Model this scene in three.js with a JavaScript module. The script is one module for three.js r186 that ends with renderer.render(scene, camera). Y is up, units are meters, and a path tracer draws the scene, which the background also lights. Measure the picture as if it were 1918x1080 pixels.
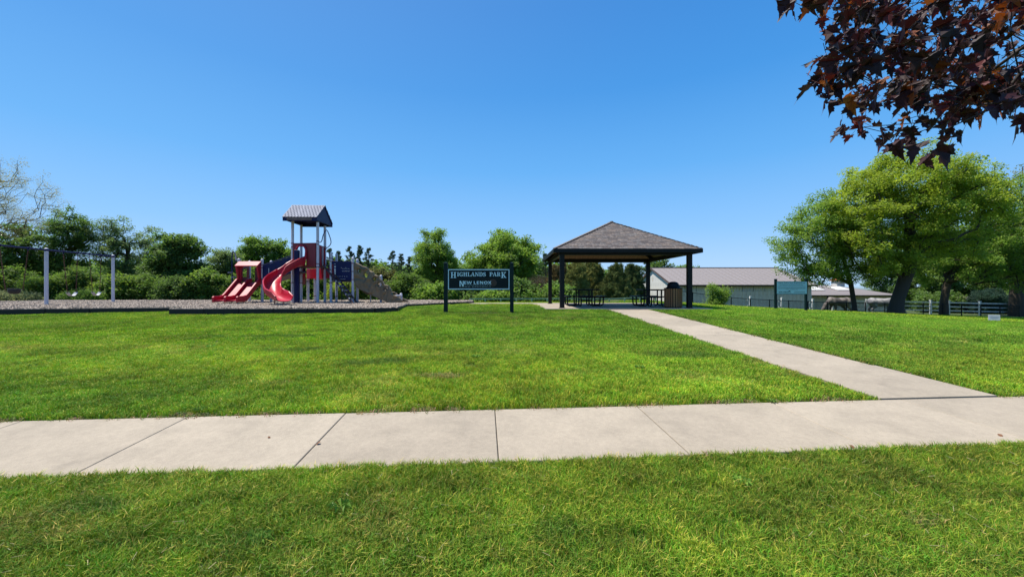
import * as THREE from 'three';
import { mergeGeometries, mergeVertices, toCreasedNormals } from 'three/addons/utils/BufferGeometryUtils.js';
import { RoundedBoxGeometry } from 'three/addons/geometries/RoundedBoxGeometry.js';
import { FontLoader } from 'three/addons/loaders/FontLoader.js';
import { TextGeometry } from 'three/addons/geometries/TextGeometry.js';
import { MarchingCubes } from 'three/addons/objects/MarchingCubes.js';

// ---------------------------------------------------------------- camera, sky, sun, exposure
const scene = new THREE.Scene();
const EYE = 1.65, F = 740;                              // eye height; focal length in pixels of a 1918 x 1080 frame
const camera = new THREE.PerspectiveCamera(2 * Math.atan(540 / F) * 180 / Math.PI, 1918 / 1080, 0.05, 2000);
camera.position.set(0, EYE, 0);
camera.lookAt(0, EYE, -10);
const SUN = new THREE.Vector3(-1.0, 2.25, -0.62).normalize();
const sun = new THREE.DirectionalLight(new THREE.Color(1.0, 0.94, 0.85), 4.6);
sun.position.copy(SUN).multiplyScalar(120); sun.target.position.set(0, 0, -20);
sun.castShadow = true; sun.shadow.mapSize.set(4096, 4096); sun.shadow.radius = 1;
Object.assign(sun.shadow.camera, { left: -70, right: 70, top: 70, bottom: -70, near: 1, far: 300 });
scene.add(sun, sun.target);
{
  const W = 1024, H = 512, data = new Float32Array(W * H * 4);
  const stops = [[0, 0.46, 0.65, 0.89], [0.06, 0.37, 0.59, 0.89], [0.14, 0.245, 0.505, 0.87], [0.28, 0.122, 0.388, 0.80], [0.44, 0.058, 0.278, 0.69], [0.58, 0.040, 0.222, 0.61], [1, 0.028, 0.15, 0.46]];
  for (let r = 0; r < H; r++) {
    const up = ((r + 0.5) / H - 0.5) * Math.PI, y = Math.sin(up), e = Math.max(0, y);
    let k = 0; while (k < stops.length - 2 && stops[k + 1][0] < e) k++;
    const t = Math.min(1, (e - stops[k][0]) / (stops[k + 1][0] - stops[k][0]));
    for (let c = 0; c < W; c++) {
      const az = ((c + 0.5) / W - 0.5) * 2 * Math.PI, x = Math.cos(az) * Math.cos(up), z = Math.sin(az) * Math.cos(up);
      const cs = x * SUN.x + y * SUN.y + z * SUN.z, g = Math.pow(Math.max(0, cs), 3.5) * 0.17 + Math.pow(Math.max(0, cs), 60) * 0.5;
      const i = (r * W + c) * 4;
      for (let q = 0; q < 3; q++) {
        let v = stops[k][q + 1] * (1 - t) + stops[k + 1][q + 1] * t + g * [0.55, 0.62, 0.62][q];
        if (y < 0) v = [0.16, 0.22, 0.14][q];
        data[i + q] = v;
      }
      data[i + 3] = 1;
    }
  }
  const sky = new THREE.DataTexture(data, W, H, THREE.RGBAFormat, THREE.FloatType);
  sky.mapping = THREE.EquirectangularReflectionMapping; sky.magFilter = sky.minFilter = THREE.LinearFilter; sky.needsUpdate = true;
  scene.background = sky; scene.environment = sky; scene.backgroundIntensity = 0.71;
}
const renderer = new THREE.WebGLRenderer({ antialias: true });
renderer.setSize(1024, 576);
renderer.toneMapping = THREE.LinearToneMapping;
renderer.toneMappingExposure = 1.65;
renderer.shadowMap.enabled = true;

// ---------------------------------------------------------------- helpers
const V = (x, y, z) => new THREE.Vector3(x, y, z);
function rng(seed) { let a = seed >>> 0; return () => { a = (a + 0x6D2B79F5) >>> 0; let t = a; t = Math.imul(t ^ (t >>> 15), t | 1); t ^= t + Math.imul(t ^ (t >>> 7), t | 61); return ((t ^ (t >>> 14)) >>> 0) / 4294967296; }; }
function hash2(i, j, s) { let h = Math.imul(i, 374761393) + Math.imul(j, 668265263) + Math.imul(s, 2147483647 / 3 | 0); h = Math.imul(h ^ (h >>> 13), 1274126177); return ((h ^ (h >>> 16)) >>> 0) / 4294967296; }
function noise2(x, y, s = 0, wrap = 0) {
  const i = Math.floor(x), j = Math.floor(y), u = x - i, v = y - j, a = u * u * (3 - 2 * u), b = v * v * (3 - 2 * v);
  const h = (p, q) => wrap ? hash2(((p % wrap) + wrap) % wrap, ((q % wrap) + wrap) % wrap, s) : hash2(p, q, s);
  return (h(i, j) * (1 - a) + h(i + 1, j) * a) * (1 - b) + (h(i, j + 1) * (1 - a) + h(i + 1, j + 1) * a) * b;
}
function fbm(x, y, s = 0, o = 4, wrap = 0) { let v = 0, a = 0.5, n = 0; for (let k = 0; k < o; k++) { v += a * noise2(x, y, s + k, wrap); n += a; x *= 2; y *= 2; wrap *= 2; a *= 0.5; } return v / n; }
const sstep = (a, b, x) => { const t = Math.min(1, Math.max(0, (x - a) / (b - a))); return t * t * (3 - 2 * t); };
const lerp = (a, b, t) => a + (b - a) * t;
const X = (px, d) => (px - 959) * d / F;                // metres to the side of the eye, of a thing d metres away
const Y = (py, d) => EYE - (py - 540) * d / F;          // its height

const taken = {};
function numbered(name) { const n = taken[name] = (taken[name] ?? -1) + 1; return n ? name + '_' + String(n).padStart(3, '0') : name; }
function shade(o) { o.castShadow = o.receiveShadow = true; return o; }
function mesh(name, geo, mat, parent) { const m = shade(new THREE.Mesh(geo, mat)); m.name = name; if (parent) parent.add(m); return m; }
function thing(name, label, category, pos = [0, 0, 0], turn = 0, group) {
  const o = new THREE.Group(); o.name = numbered(name); o.position.set(...pos); o.rotation.y = turn; scene.add(o);
  o.userData = { label, category }; if (group) o.userData.group = group; return o;
}
function tag(o, label, category, group, kind) { o.name = numbered(o.name); o.userData.label = label; o.userData.category = category; if (group) o.userData.group = group; if (kind) o.userData.kind = kind; if (!o.parent) scene.add(o); return o; }
function setting(name, label) { const o = new THREE.Group(); o.name = name; o.userData = { kind: 'structure', label, category: name.replace(/_/g, ' ') }; scene.add(o); return o; }
function merge(list) {
  const l = list.map((g) => { const n = g.index ? g.toNonIndexed() : g; for (const k of Object.keys(n.attributes)) if (!['position', 'normal', 'uv'].includes(k)) n.deleteAttribute(k); if (!n.attributes.normal) n.computeVertexNormals(); if (!n.attributes.uv) n.setAttribute('uv', new THREE.BufferAttribute(new Float32Array(n.attributes.position.count * 2), 2)); return n; });
  return l.length === 1 ? l[0] : mergeGeometries(l);
}
function place(g, x = 0, y = 0, z = 0, rx = 0, ry = 0, rz = 0) { g.applyMatrix4(new THREE.Matrix4().makeRotationFromEuler(new THREE.Euler(rx, ry, rz, 'YXZ')).setPosition(x, y, z)); return g; }
// uv in metres from the box faces
function boxUV(g) {
  const p = g.attributes.position, n = g.attributes.normal, uv = new Float32Array(p.count * 2);
  for (let i = 0; i < p.count; i++) {
    const ax = Math.abs(n.getX(i)), ay = Math.abs(n.getY(i)), az = Math.abs(n.getZ(i));
    const [u, v] = ay >= ax && ay >= az ? [p.getX(i), p.getZ(i)] : ax >= az ? [p.getZ(i), p.getY(i)] : [p.getX(i), p.getY(i)];
    uv[2 * i] = u; uv[2 * i + 1] = v;
  }
  g.setAttribute('uv', new THREE.BufferAttribute(uv, 2)); return g;
}
function box(w, h, d, x = 0, y = 0, z = 0, rx = 0, ry = 0, rz = 0) { return place(boxUV(new THREE.BoxGeometry(w, h, d)), x, y, z, rx, ry, rz); }
function rbox(w, h, d, r, x = 0, y = 0, z = 0, rx = 0, ry = 0, rz = 0, s = 2) { return place(boxUV(new RoundedBoxGeometry(w, h, d, s, r)), x, y, z, rx, ry, rz); }
function cyl(r0, r1, h, x = 0, y = 0, z = 0, seg = 16, open = false) { return place(new THREE.CylinderGeometry(r1, r0, h, seg, 1, open), x, y + h / 2, z); }
function bar(a, b, r0, r1 = r0, seg = 8) {              // a round bar from a to b
  const d = b.clone().sub(a), L = d.length(), g = new THREE.CylinderGeometry(r1, r0, L, seg, 1);
  g.translate(0, L / 2, 0); g.applyQuaternion(new THREE.Quaternion().setFromUnitVectors(V(0, 1, 0), d.normalize())); g.translate(a.x, a.y, a.z); return g;
}
function sqbar(a, b, w, h) {                            // a square bar from a to b
  const d = b.clone().sub(a), L = d.length(), g = boxUV(new THREE.BoxGeometry(w, h, L)); g.translate(0, 0, L / 2);
  const m = new THREE.Matrix4().lookAt(b, a, V(0, 1, 0)); g.applyMatrix4(m); g.translate(a.x, a.y, a.z); return g;
}
function tube(pts, r, seg = 24, rad = 8, closed = false) { return new THREE.TubeGeometry(new THREE.CatmullRomCurve3(pts, closed, 'centripetal'), seg, r, rad, closed); }
function extrude(shape, depth, bevel = 0, seg = 8) { return new THREE.ExtrudeGeometry(shape, { depth, bevelEnabled: bevel > 0, bevelThickness: bevel, bevelSize: bevel, bevelOffset: -bevel, bevelSegments: 2, curveSegments: seg }); }
function poly(pts) { const s = new THREE.Shape(); pts.forEach(([x, y], i) => i ? s.lineTo(x, y) : s.moveTo(x, y)); s.closePath(); return s; }
function inside(P, x, y) { let r = false; for (let i = 0, j = P.length - 1; i < P.length; j = i++) if ((P[i][1] > y) !== (P[j][1] > y) && x < (P[j][0] - P[i][0]) * (y - P[i][1]) / (P[j][1] - P[i][1]) + P[i][0]) r = !r; return r; }

// ---------------------------------------------------------------- textures and materials
function tex(n, fn, srgb = true, rep = 1) {
  const data = new Uint8Array(n * n * 4);
  for (let j = 0; j < n; j++) for (let i = 0; i < n; i++) { const c = fn(i / n, j / n, i, j), k = (j * n + i) * 4; for (let q = 0; q < 3; q++) data[k + q] = Math.max(0, Math.min(255, Math.round((typeof c === 'number' ? c : c[q]) * 255))); data[k + 3] = 255; }
  const t = new THREE.DataTexture(data, n, n, THREE.RGBAFormat); t.wrapS = t.wrapT = THREE.RepeatWrapping; t.magFilter = THREE.LinearFilter; t.minFilter = THREE.LinearMipmapLinearFilter; t.generateMipmaps = true;
  if (srgb) t.colorSpace = THREE.SRGBColorSpace; t.repeat.set(rep, rep); t.needsUpdate = true; return t;
}
const C = (r, g, b) => new THREE.Color().setRGB(r, g, b);
const mat = (c, rough = 0.6, extra = {}) => new THREE.MeshStandardMaterial({ color: c, roughness: rough, ...extra });
const speck = rng(5);
const concreteMap = tex(1024, (u, v) => {
  const a = fbm(u * 4, v * 4, 11, 5, 4), b = fbm(u * 64, v * 64, 17, 2, 64), st = Math.pow(fbm(u * 9, v * 9, 41, 4, 9), 3), g = speck();
  const k = 0.80 + (a - 0.5) * 0.07 + (b - 0.5) * 0.06 + (g - 0.5) * 0.15 - st * 0.10 - (g > 0.985 ? 0.18 : 0);
  return [k * 0.94, k * 0.892, k * 0.81];
}, true, 0.45);
const concreteBump = tex(512, (u, v) => fbm(u * 60, v * 60, 5, 3, 60) * 0.5 + noise2(u * 6, v * 190, 51, 0) * 0.3 + speck() * 0.2, false, 0.9);
const concreteTones = [1, 0.94, 1.035, 0.975].map((k) => new THREE.MeshStandardMaterial({ map: concreteMap, bumpMap: concreteBump, bumpScale: 0.003, color: C(0.62 * k, 0.588 * k, 0.545 * k), roughness: 0.93 }));
const jointSoil = mat(C(0.07, 0.06, 0.045), 1);
const grain = tex(256, (u, v) => { const g = fbm(u * 5, v * 60, 3, 3, 5); return 0.72 + g * 0.4; }, true, 1);
const scuff = tex(256, (u, v) => 0.86 + 0.2 * (fbm(u * 6, v * 6, 8, 5, 6) - 0.5) + (speck() - 0.5) * 0.05, true, 1);
const scuffRough = tex(256, (u, v) => 0.45 + 0.9 * (fbm(u * 7, v * 7, 9, 4, 7) - 0.3), false, 1);
const M = {
  black: new THREE.MeshPhysicalMaterial({ color: C(0.010, 0.010, 0.011), roughness: 0.5, specularIntensity: 0.45, map: scuff }),
  signGreen: new THREE.MeshPhysicalMaterial({ color: C(0.005, 0.022, 0.020), roughness: 0.5, specularIntensity: 0.4, map: scuff }),
  signFace: new THREE.MeshPhysicalMaterial({ color: C(0.003, 0.009, 0.011), roughness: 0.5, specularIntensity: 0.4 }),
  signBlue: mat(C(0.66, 0.80, 0.86), 0.55),
  signBrown: mat(C(0.05, 0.022, 0.014), 0.6),
  red: new THREE.MeshPhysicalMaterial({ color: C(0.50, 0.012, 0.036), roughness: 0.42, specularIntensity: 0.55, map: scuff, clearcoat: 0.12, clearcoatRoughness: 0.4 }),
  darkRed: mat(C(0.25, 0.012, 0.022), 0.5, { map: scuff }),
  navy: new THREE.MeshPhysicalMaterial({ color: C(0.006, 0.012, 0.085), roughness: 0.5, specularIntensity: 0.5, map: scuff }),
  postWhite: mat(C(0.68, 0.66, 0.74), 0.45, { map: scuff }),
  clampRed: mat(C(0.16, 0.01, 0.02), 0.5),
  roofGrey: new THREE.MeshPhysicalMaterial({ color: C(0.37, 0.38, 0.44), roughness: 0.75, specularIntensity: 0.4, map: scuff }),
  taupe: mat(C(0.23, 0.15, 0.13), 0.7, { map: scuff }),
  rockBrown: mat(C(0.165, 0.118, 0.068), 0.75, { map: scuff }),
  darkMaroon: mat(C(0.035, 0.012, 0.014), 0.5),
  white: mat(C(0.78, 0.78, 0.77), 0.5, { map: scuff }),
  chain: mat(C(0.10, 0.035, 0.02), 0.6, { metalness: 0.3 }),
  seatGrey: mat(C(0.30, 0.31, 0.34), 0.45),
  rubber: mat(C(0.012, 0.012, 0.013), 0.6),
  plasticTimber: new THREE.MeshPhysicalMaterial({ color: C(0.014, 0.014, 0.016), roughness: 0.5, specularIntensity: 0.6, map: scuff }),
  galvanised: mat(C(0.42, 0.43, 0.44), 0.4, { metalness: 0.8 }),
  barnWall: mat(C(0.82, 0.71, 0.56), 0.6, { map: scuff }),
  barnWhite: mat(C(0.78, 0.77, 0.72), 0.6, { map: scuff }),
  barnRoof: mat(C(0.30, 0.26, 0.24), 0.65, { map: scuff }),
  barnTrim: mat(C(0.05, 0.035, 0.03), 0.6),
  copper: mat(C(0.55, 0.20, 0.07), 0.45, { metalness: 0.4 }),
  bark: mat(C(0.05, 0.037, 0.027), 0.95, { bumpMap: tex(128, (u, v) => fbm(u * 14, v * 4, 2, 4, 2), false, 1), bumpScale: 0.03 }),
  barkPale: mat(C(0.075, 0.058, 0.035), 0.95),
  rail: mat(C(0.30, 0.38, 0.22), 0.6),
  soffitWood: mat(C(0.30, 0.165, 0.085), 0.65, { map: grain }),
  slatWood: mat(C(0.36, 0.145, 0.05), 0.7, { map: grain }),
  slatWoodPale: mat(C(0.43, 0.19, 0.07), 0.7, { map: grain }),
};

// ---------------------------------------------------------------- terrain
function ground(x, z) {
  const d = -z;
  let h = d < 14.5 ? 0.051 * Math.max(d, -3) : d < 18 ? 0.7395 + 0.051 * (d - 14.5) - 0.051 * (d - 14.5) ** 2 / 7 : 0.8288;
  const r = Math.max(0, x - 8.5);
  h -= sstep(6, 18, d) * 0.085 * r * r / (r + 1.5) / (1 + 0.035 * r);
  h -= (0.5 * sstep(24.5, 31, d) * (1 - 0.3 * sstep(25, 40, x)) + 0.85 * sstep(38, 55, d)) * sstep(9, 19, x);
  h -= sstep(23, 31, d) * 0.5 * (1 - sstep(6, 12, x));
  const open = d > 17 ? Math.min(1, (d - 17) / 10) : 0;
  h += open * 0.12 * (fbm(x * 0.09 + 40, d * 0.09, 3, 3) - 0.5);
  return h;
}
const YAW = 0.0693, UX = Math.cos(YAW), UZ = -Math.sin(YAW);                // the park's grid: along the pavement, and away from it
const along = (s, t) => [s * UX + t * UZ, 3.357 + s * Math.sin(YAW) + t * Math.cos(YAW)];   // (s along, t across) -> x, d
const WALK = 1.238;
const toGrid = (x, d) => [x * UX + (d - 3.357) * Math.sin(YAW), -x * Math.sin(YAW) + (d - 3.357) * Math.cos(YAW)];
const PATH0 = 4.60 * UX + (4.92 - 3.357) * Math.sin(YAW), PATHW = 1.60;
const SLAB = [[1.35, 15.7], [8.0, 15.7], [8.0, 22.0], [1.0, 22.0], [1.0, 20.3], [-2.2, 20.9], [-2.3, 22.3], [-2.3, 22.4], [8.0, 22.4]];
const MULCH = [[-34, 10.6], [-17.9, 13.8], [-12.85, 15.0], [-12.2, 15.15], [-12.1, 13.95], [-5.0, 14.4], [-4.35, 14.85], [-4.7, 17.5], [-2.15, 21.7], [-2.4, 24], [-36, 24]];
const MULCH_Y = 0.92, SLAB_Y = 0.845;
function onWalk(x, d) { const [s, t] = toGrid(x, d); return t > 0 && t < WALK; }
function onPath(x, d) { const [s, t] = toGrid(x, d); return t >= WALK && d < 15.72 && s > PATH0 && s < PATH0 + PATHW; }
function onSlab(x, d) { return (x > 1.35 - (d - 15.7) * 0.07 && x < 8.0 && d > 15.7 && d < 22.0) || (x > -2.3 && x <= 1.4 && d > 20.6 && d < 21.9); }
function onMulch(x, d) { return inside(MULCH, x, d); }
const lawnBase = tex(512, (u, v) => { const a = fbm(u * 8, v * 8, 21, 5, 8), g = speck(); const k = 0.55 + 0.5 * a + (g - 0.5) * 0.25; return [0.31 * k, 0.38 * k, 0.12 * k]; }, true, 0.5);
{
  const xs = [], zs = [];
  const step = (a, b, s, out) => { for (let v = a; v < b; v += s) out.push(v); };
  step(-900, -200, 70, xs); step(-200, -60, 14, xs); step(-60, 70, 0.75, xs); step(70, 200, 13, xs); step(200, 901, 70, xs);
  step(-60, -4, 8, zs); step(-4, 48, 0.6, zs); step(48, 120, 6, zs); step(120, 1600, 120, zs);
  const pos = [], uv = [], idx = [], nx = xs.length;
  for (const d of zs) for (const x of xs) { let h = ground(x, -d) - 0.012; if (onWalk(x, d) || onPath(x, d) || onSlab(x, d)) h -= 0.05; pos.push(x, h, -d); uv.push(x, d); }
  for (let j = 0; j < zs.length - 1; j++) for (let i = 0; i < nx - 1; i++) { const a = j * nx + i; idx.push(a, a + 1, a + nx, a + 1, a + nx + 1, a + nx); }
  const g = new THREE.BufferGeometry(); g.setAttribute('position', new THREE.Float32BufferAttribute(pos, 3)); g.setAttribute('uv', new THREE.Float32BufferAttribute(uv, 2)); g.setIndex(idx); g.computeVertexNormals();
  const m = mesh('ground', g, new THREE.MeshStandardMaterial({ map: lawnBase, roughness: 1, color: C(0.9, 0.9, 0.9) }), scene); m.userData = { kind: 'structure', label: 'green turf ground sloping up to the pavilion', category: 'ground' };
}
// a cast slab over a quad of (x, d) corners, its edges tooled round
function castSlab(q, lift, thick, level, inset = 0.012) {
  const c = q.reduce((a, p) => [a[0] + p[0] / 4, a[1] + p[1] / 4], [0, 0]);
  const at = ([x, d], y) => [x, (level ?? ground(x, -d)) + y, -d];
  const shrink = (p, k) => { const vx = p[0] - c[0], vd = p[1] - c[1], L = Math.hypot(vx, vd); return [p[0] - vx / L * k * 1.4, p[1] - vd / L * k * 1.4]; };
  const rings = [q.map((p) => at(p, lift - thick)), q.map((p) => at(p, lift - inset)), q.map((p) => at(shrink(p, inset * 0.4), lift - inset * 0.3)), q.map((p) => at(shrink(p, inset), lift))];
  const pos = [], uv = []; const put = (...v) => v.forEach((p) => { pos.push(...p); uv.push(p[0], p[2]); });
  for (let k = 0; k < 3; k++) for (let i = 0; i < 4; i++) { const j = (i + 1) % 4, a = rings[k][i], b = rings[k][j], e = rings[k + 1][i], f = rings[k + 1][j]; put(a, b, f, a, f, e); }
  const t = rings[3]; put(t[0], t[1], t[2], t[0], t[2], t[3]);
  const g = new THREE.BufferGeometry(); g.setAttribute('position', new THREE.Float32BufferAttribute(pos, 3)); g.setAttribute('uv', new THREE.Float32BufferAttribute(uv, 2)); g.computeVertexNormals(); return g;
}
const rs = rng(77);
{
  const walk = setting('pavement', 'pale concrete pavement crossing the foreground'), S = 1.69, s0 = -0.113 * UX;
  for (let k = -9; k < 9; k++) {
    const a = s0 + k * S + 0.0035, b = s0 + (k + 1) * S - 0.0035;
    mesh('slab', castSlab([along(a, 0), along(b, 0), along(b, WALK), along(a, WALK)], 0.012 + rs() * 0.004, 0.12, undefined, 0.008), concreteTones[(k + 12) * 7 % 4], walk);
  }
  mesh('bedding', castSlab([along(s0 - 9 * S, 0.02), along(s0 + 9 * S, 0.02), along(s0 + 9 * S, WALK - 0.02), along(s0 - 9 * S, WALK - 0.02)], -0.012, 0.1), jointSoil, walk);
  const path = setting('footpath', 'pale concrete footpath leading up to the pavilion');
  let t = WALK + 0.014; const end = 12.27, n = 7, L = (end - t) / n;
  for (let k = 0; k < n; k++) {
    const a = t + k * L + (k ? 0.003 : 0), b = t + (k + 1) * L - 0.003, s1 = PATH0 + PATHW;
    const cut = 4, g = []; for (let c = 0; c < cut; c++) { const u = lerp(a, b, c / cut), w = lerp(a, b, (c + 1) / cut); g.push(castSlab([along(PATH0, u), along(s1, u), along(s1, w), along(PATH0, w)], 0.016 + (k === 0 ? 0.012 : 0), 0.12, undefined, 0.0015)); }
    mesh('slab', merge(g), concreteTones[(k * 3 + 1) % 4], path);
  }
  const floor = setting('pavilion_floor', 'concrete floor slab under the picnic pavilion');
  for (let i = 0; i < 2; i++) for (let j = 0; j < 2; j++) {
    const xl = (d) => 1.35 - (d - 15.7) * 0.07, d0 = 15.705 + j * 3.15, d1 = d0 + 3.146, mid = 4.7;
    const q = i ? [[mid + 0.002, d0], [8.0, d0], [8.0, d1], [mid + 0.002, d1]] : [[xl(d0), d0], [mid - 0.002, d0], [mid - 0.002, d1], [xl(d1), d1]];
    mesh('slab', castSlab(q, 0, 0.2, SLAB_Y, 0.006), concreteTones[(i + 2 * j + 1) % 4], floor);
  }
  mesh('slab', castSlab([[-2.3, 20.6], [1.0, 20.6], [0.9, 21.95], [-2.3, 21.95]], 0, 0.2, SLAB_Y + 0.003, 0.006), concreteTones[2], floor);
}
// ---------------------------------------------------------------- grass
function tuftGeometry(seed, n, radius, w, h0, h1, lean) {
  const r = rng(seed), pos = [], col = [];
  for (let k = 0; k < n; k++) {
    const a = r() * 6.283, q = Math.sqrt(r()) * radius, x = Math.cos(a) * q, z = Math.sin(a) * q, h = lerp(h0, h1, r()), t = r() * 6.283, l = lean * h * (0.2 + r()), la = r() * 6.283;
    const dx = Math.cos(t) * w * 0.5, dz = Math.sin(t) * w * 0.5, mx = x + Math.cos(la) * l * 0.35, mz = z + Math.sin(la) * l * 0.35, ex = x + Math.cos(la) * l, ez = z + Math.sin(la) * l, eh = h * (1 - 0.25 * l / h);
    const A = [x - dx, -0.012, z - dz], B = [x + dx, -0.012, z + dz], Cc = [mx - dx * 0.8, h * 0.55, mz - dz * 0.8], D = [mx + dx * 0.8, h * 0.55, mz + dz * 0.8], E = [ex, eh, ez];
    pos.push(...A, ...B, ...D, ...A, ...D, ...Cc, ...Cc, ...D, ...E);
    const s = r(), c = s < 0.06 ? [2.5, 1.35, 3.2] : s < 0.24 ? [1.45, 1.15, 0.9] : [0.55 + r() * 0.55, 0.62 + r() * 0.5, 0.5 + r() * 0.6];
    for (let v = 0; v < 9; v++) col.push(...c);
  }
  const g = new THREE.BufferGeometry(); g.setAttribute('position', new THREE.Float32BufferAttribute(pos, 3)); g.setAttribute('color', new THREE.Float32BufferAttribute(col, 3)); g.computeVertexNormals(); return g;
}
const bladeMat = new THREE.MeshPhysicalMaterial({ color: C(1, 1, 1), vertexColors: true, roughness: 0.75, transmission: 0.38, thickness: 0, side: THREE.DoubleSide, specularIntensity: 0.35 });
const bladeMat2 = new THREE.MeshPhysicalMaterial({ color: C(1, 1, 1), roughness: 0.75, transmission: 0.3, thickness: 0, side: THREE.DoubleSide, specularIntensity: 0.35 });
// patches of other grass that the lawn shows: lusher dark tufts, and worn straw
const LUSH = [0.085, 0.20, 0.022], STRAW = [0.36, 0.30, 0.13], PATCHES = [[0.31, 2.5, 0.24, 0.16, LUSH], [2.65, 2.53, 0.15, 0.07, STRAW], [-2.5, 6.9, 1.0, 0.35, LUSH], [-4.4, 7.9, 0.9, 0.25, LUSH], [-1.0, 6.0, 0.5, 0.14, STRAW], [3.2, 7.4, 0.9, 0.3, LUSH], [-5.8, 9.5, 1.6, 0.3, LUSH], [-1.9, 2.35, 0.5, 0.12, LUSH], [-2.8, 2.7, 0.35, 0.12, LUSH], [-0.9, 14.3, 1.5, 0.12, STRAW]];
function grassTint(x, d, r) {
  const a = fbm(x * 0.35 + 7, d * 0.55, 50, 4), b = fbm(x * 1.9, d * 2.3, 60, 3), c = fbm(x * 0.12, d * 0.3 + 9, 70, 3), e = fbm(x * 5, d * 5, 66, 2);
  let k = 0.66 + 0.62 * a + 0.5 * (b - 0.5) + 0.6 * (e - 0.5) + 0.16 * (r() - 0.5);
  const yel = Math.max(0, c * 1.7 - 0.62) + 0.4 * Math.max(0, b - 0.58) + (r() < 0.05 ? 0.35 : 0), straw = Math.max(0, fbm(x * 1.1 + 31, d * 1.6, 80, 4) - 0.62) * 2.0;
  let R = 0.195 * k * (1 + 0.75 * yel) + 0.24 * straw, G = 0.362 * k * (1 + 0.32 * yel) + 0.12 * straw, B = 0.022 * k + 0.075 * straw;
  const verge = toGrid(x, d)[1] < 0; R *= verge ? 0.92 : 1.05; G *= verge ? 0.90 : 1.10; if (verge && r() < 0.10) { R += 0.10; G += 0.06; B += 0.03; }   // the strip by the kerb is coarser, duller turf than the park lawn
  for (const [px, pd, rx, rd, f] of PATCHES) { const q = ((x - px) / rx) ** 2 + ((d - pd) / rd) ** 2 + 0.9 * (b - 0.5) + 0.5 * (e - 0.5); if (q < 1) { const m = 0.6 * Math.min(1, (1 - q) * 1.2); R = lerp(R, f[0], m); G = lerp(G, f[1], m); B = lerp(B, f[2], m); } }
  return [R, G, B];
}
{
  const lawn = new THREE.Group(); lawn.name = 'lawn_grass'; lawn.userData = { kind: 'stuff', label: 'mown green lawn grass on both sides of the pavement', category: 'grass' }; scene.add(lawn);
  const zones = [
    { d0: 1.2, d1: 4.2, den: 900, geo: [1, 2, 3, 4].map((s) => tuftGeometry(s, 30, 0.045, 0.0042, 0.03, 0.072, 0.9)) },
    { d0: 4.2, d1: 8.5, den: 330, geo: [5, 6, 7].map((s) => tuftGeometry(s, 36, 0.08, 0.007, 0.03, 0.066, 0.9)) },
    { d0: 8.5, d1: 17, den: 130, geo: [8, 9, 10].map((s) => tuftGeometry(s, 44, 0.13, 0.011, 0.03, 0.06, 0.9)) },
    { d0: 17, d1: 33, den: 30, geo: [11, 12].map((s) => tuftGeometry(s, 60, 0.24, 0.02, 0.03, 0.06, 0.9)) },
  ];
  const r = rng(4242), m4 = new THREE.Matrix4(), q = new THREE.Quaternion(), e = new THREE.Euler(), col = new THREE.Color();
  for (const z of zones) {
    const lists = z.geo.map(() => []);
    const W = (d) => 1.45 * d + 6, n = Math.round(z.den * (z.d1 - z.d0) * (W(z.d0) + W(z.d1)));
    for (let k = 0; k < n; k++) {
      const d = z.d0 + (z.d1 - z.d0) * r(), w = W(z.d1), x = (r() * 2 - 1) * w;
      if (Math.abs(x) > W(d)) continue;
      const [s, t] = toGrid(x, d);
      if (onWalk(x, d) || onPath(x, d) || onSlab(x, d) || onMulch(x, d)) continue;
      if (x < 9 && d > 26.5) continue;
      const edge = Math.min(Math.abs(t - WALK), Math.abs(t) , t > WALK && d < 15.7 ? Math.min(Math.abs(s - PATH0), Math.abs(s - PATH0 - PATHW)) : 9);
      const worn = t > WALK ? edge < 0.035 + 0.10 * noise2(x * 3, d * 3, 91) : edge < 0.02;
      if (worn && r() < 0.55) continue;
      const c = grassTint(x, d, r); let hs = 0.8 + 0.5 * fbm(x * 1.3, d * 1.3, 99, 3);
      if (worn) { const f = 0.6 + 0.4 * r(); c[0] = lerp(c[0], 0.30, f); c[1] = lerp(c[1], 0.25, f); c[2] = lerp(c[2], 0.11, f); hs *= 0.6; }
      lists[Math.floor(r() * lists.length)].push([x, ground(x, -d), -d, r() * 6.283, 0.85 + 0.35 * r(), hs, c]);
    }
    z.geo.forEach((g, i) => {
      const im = shade(new THREE.InstancedMesh(g, bladeMat, lists[i].length)); im.name = 'grass_tufts'; im.userData.kind = 'stuff';
      lists[i].forEach(([x, y, zz, a, s, hs, c], k) => { e.set(0, a, 0); q.setFromEuler(e); m4.compose(V(x, y, zz), q, V(s, s * hs, s)); im.setMatrixAt(k, m4); im.setColorAt(k, col.setRGB(...c)); });
      lawn.add(im);
    });
  }
}
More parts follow.
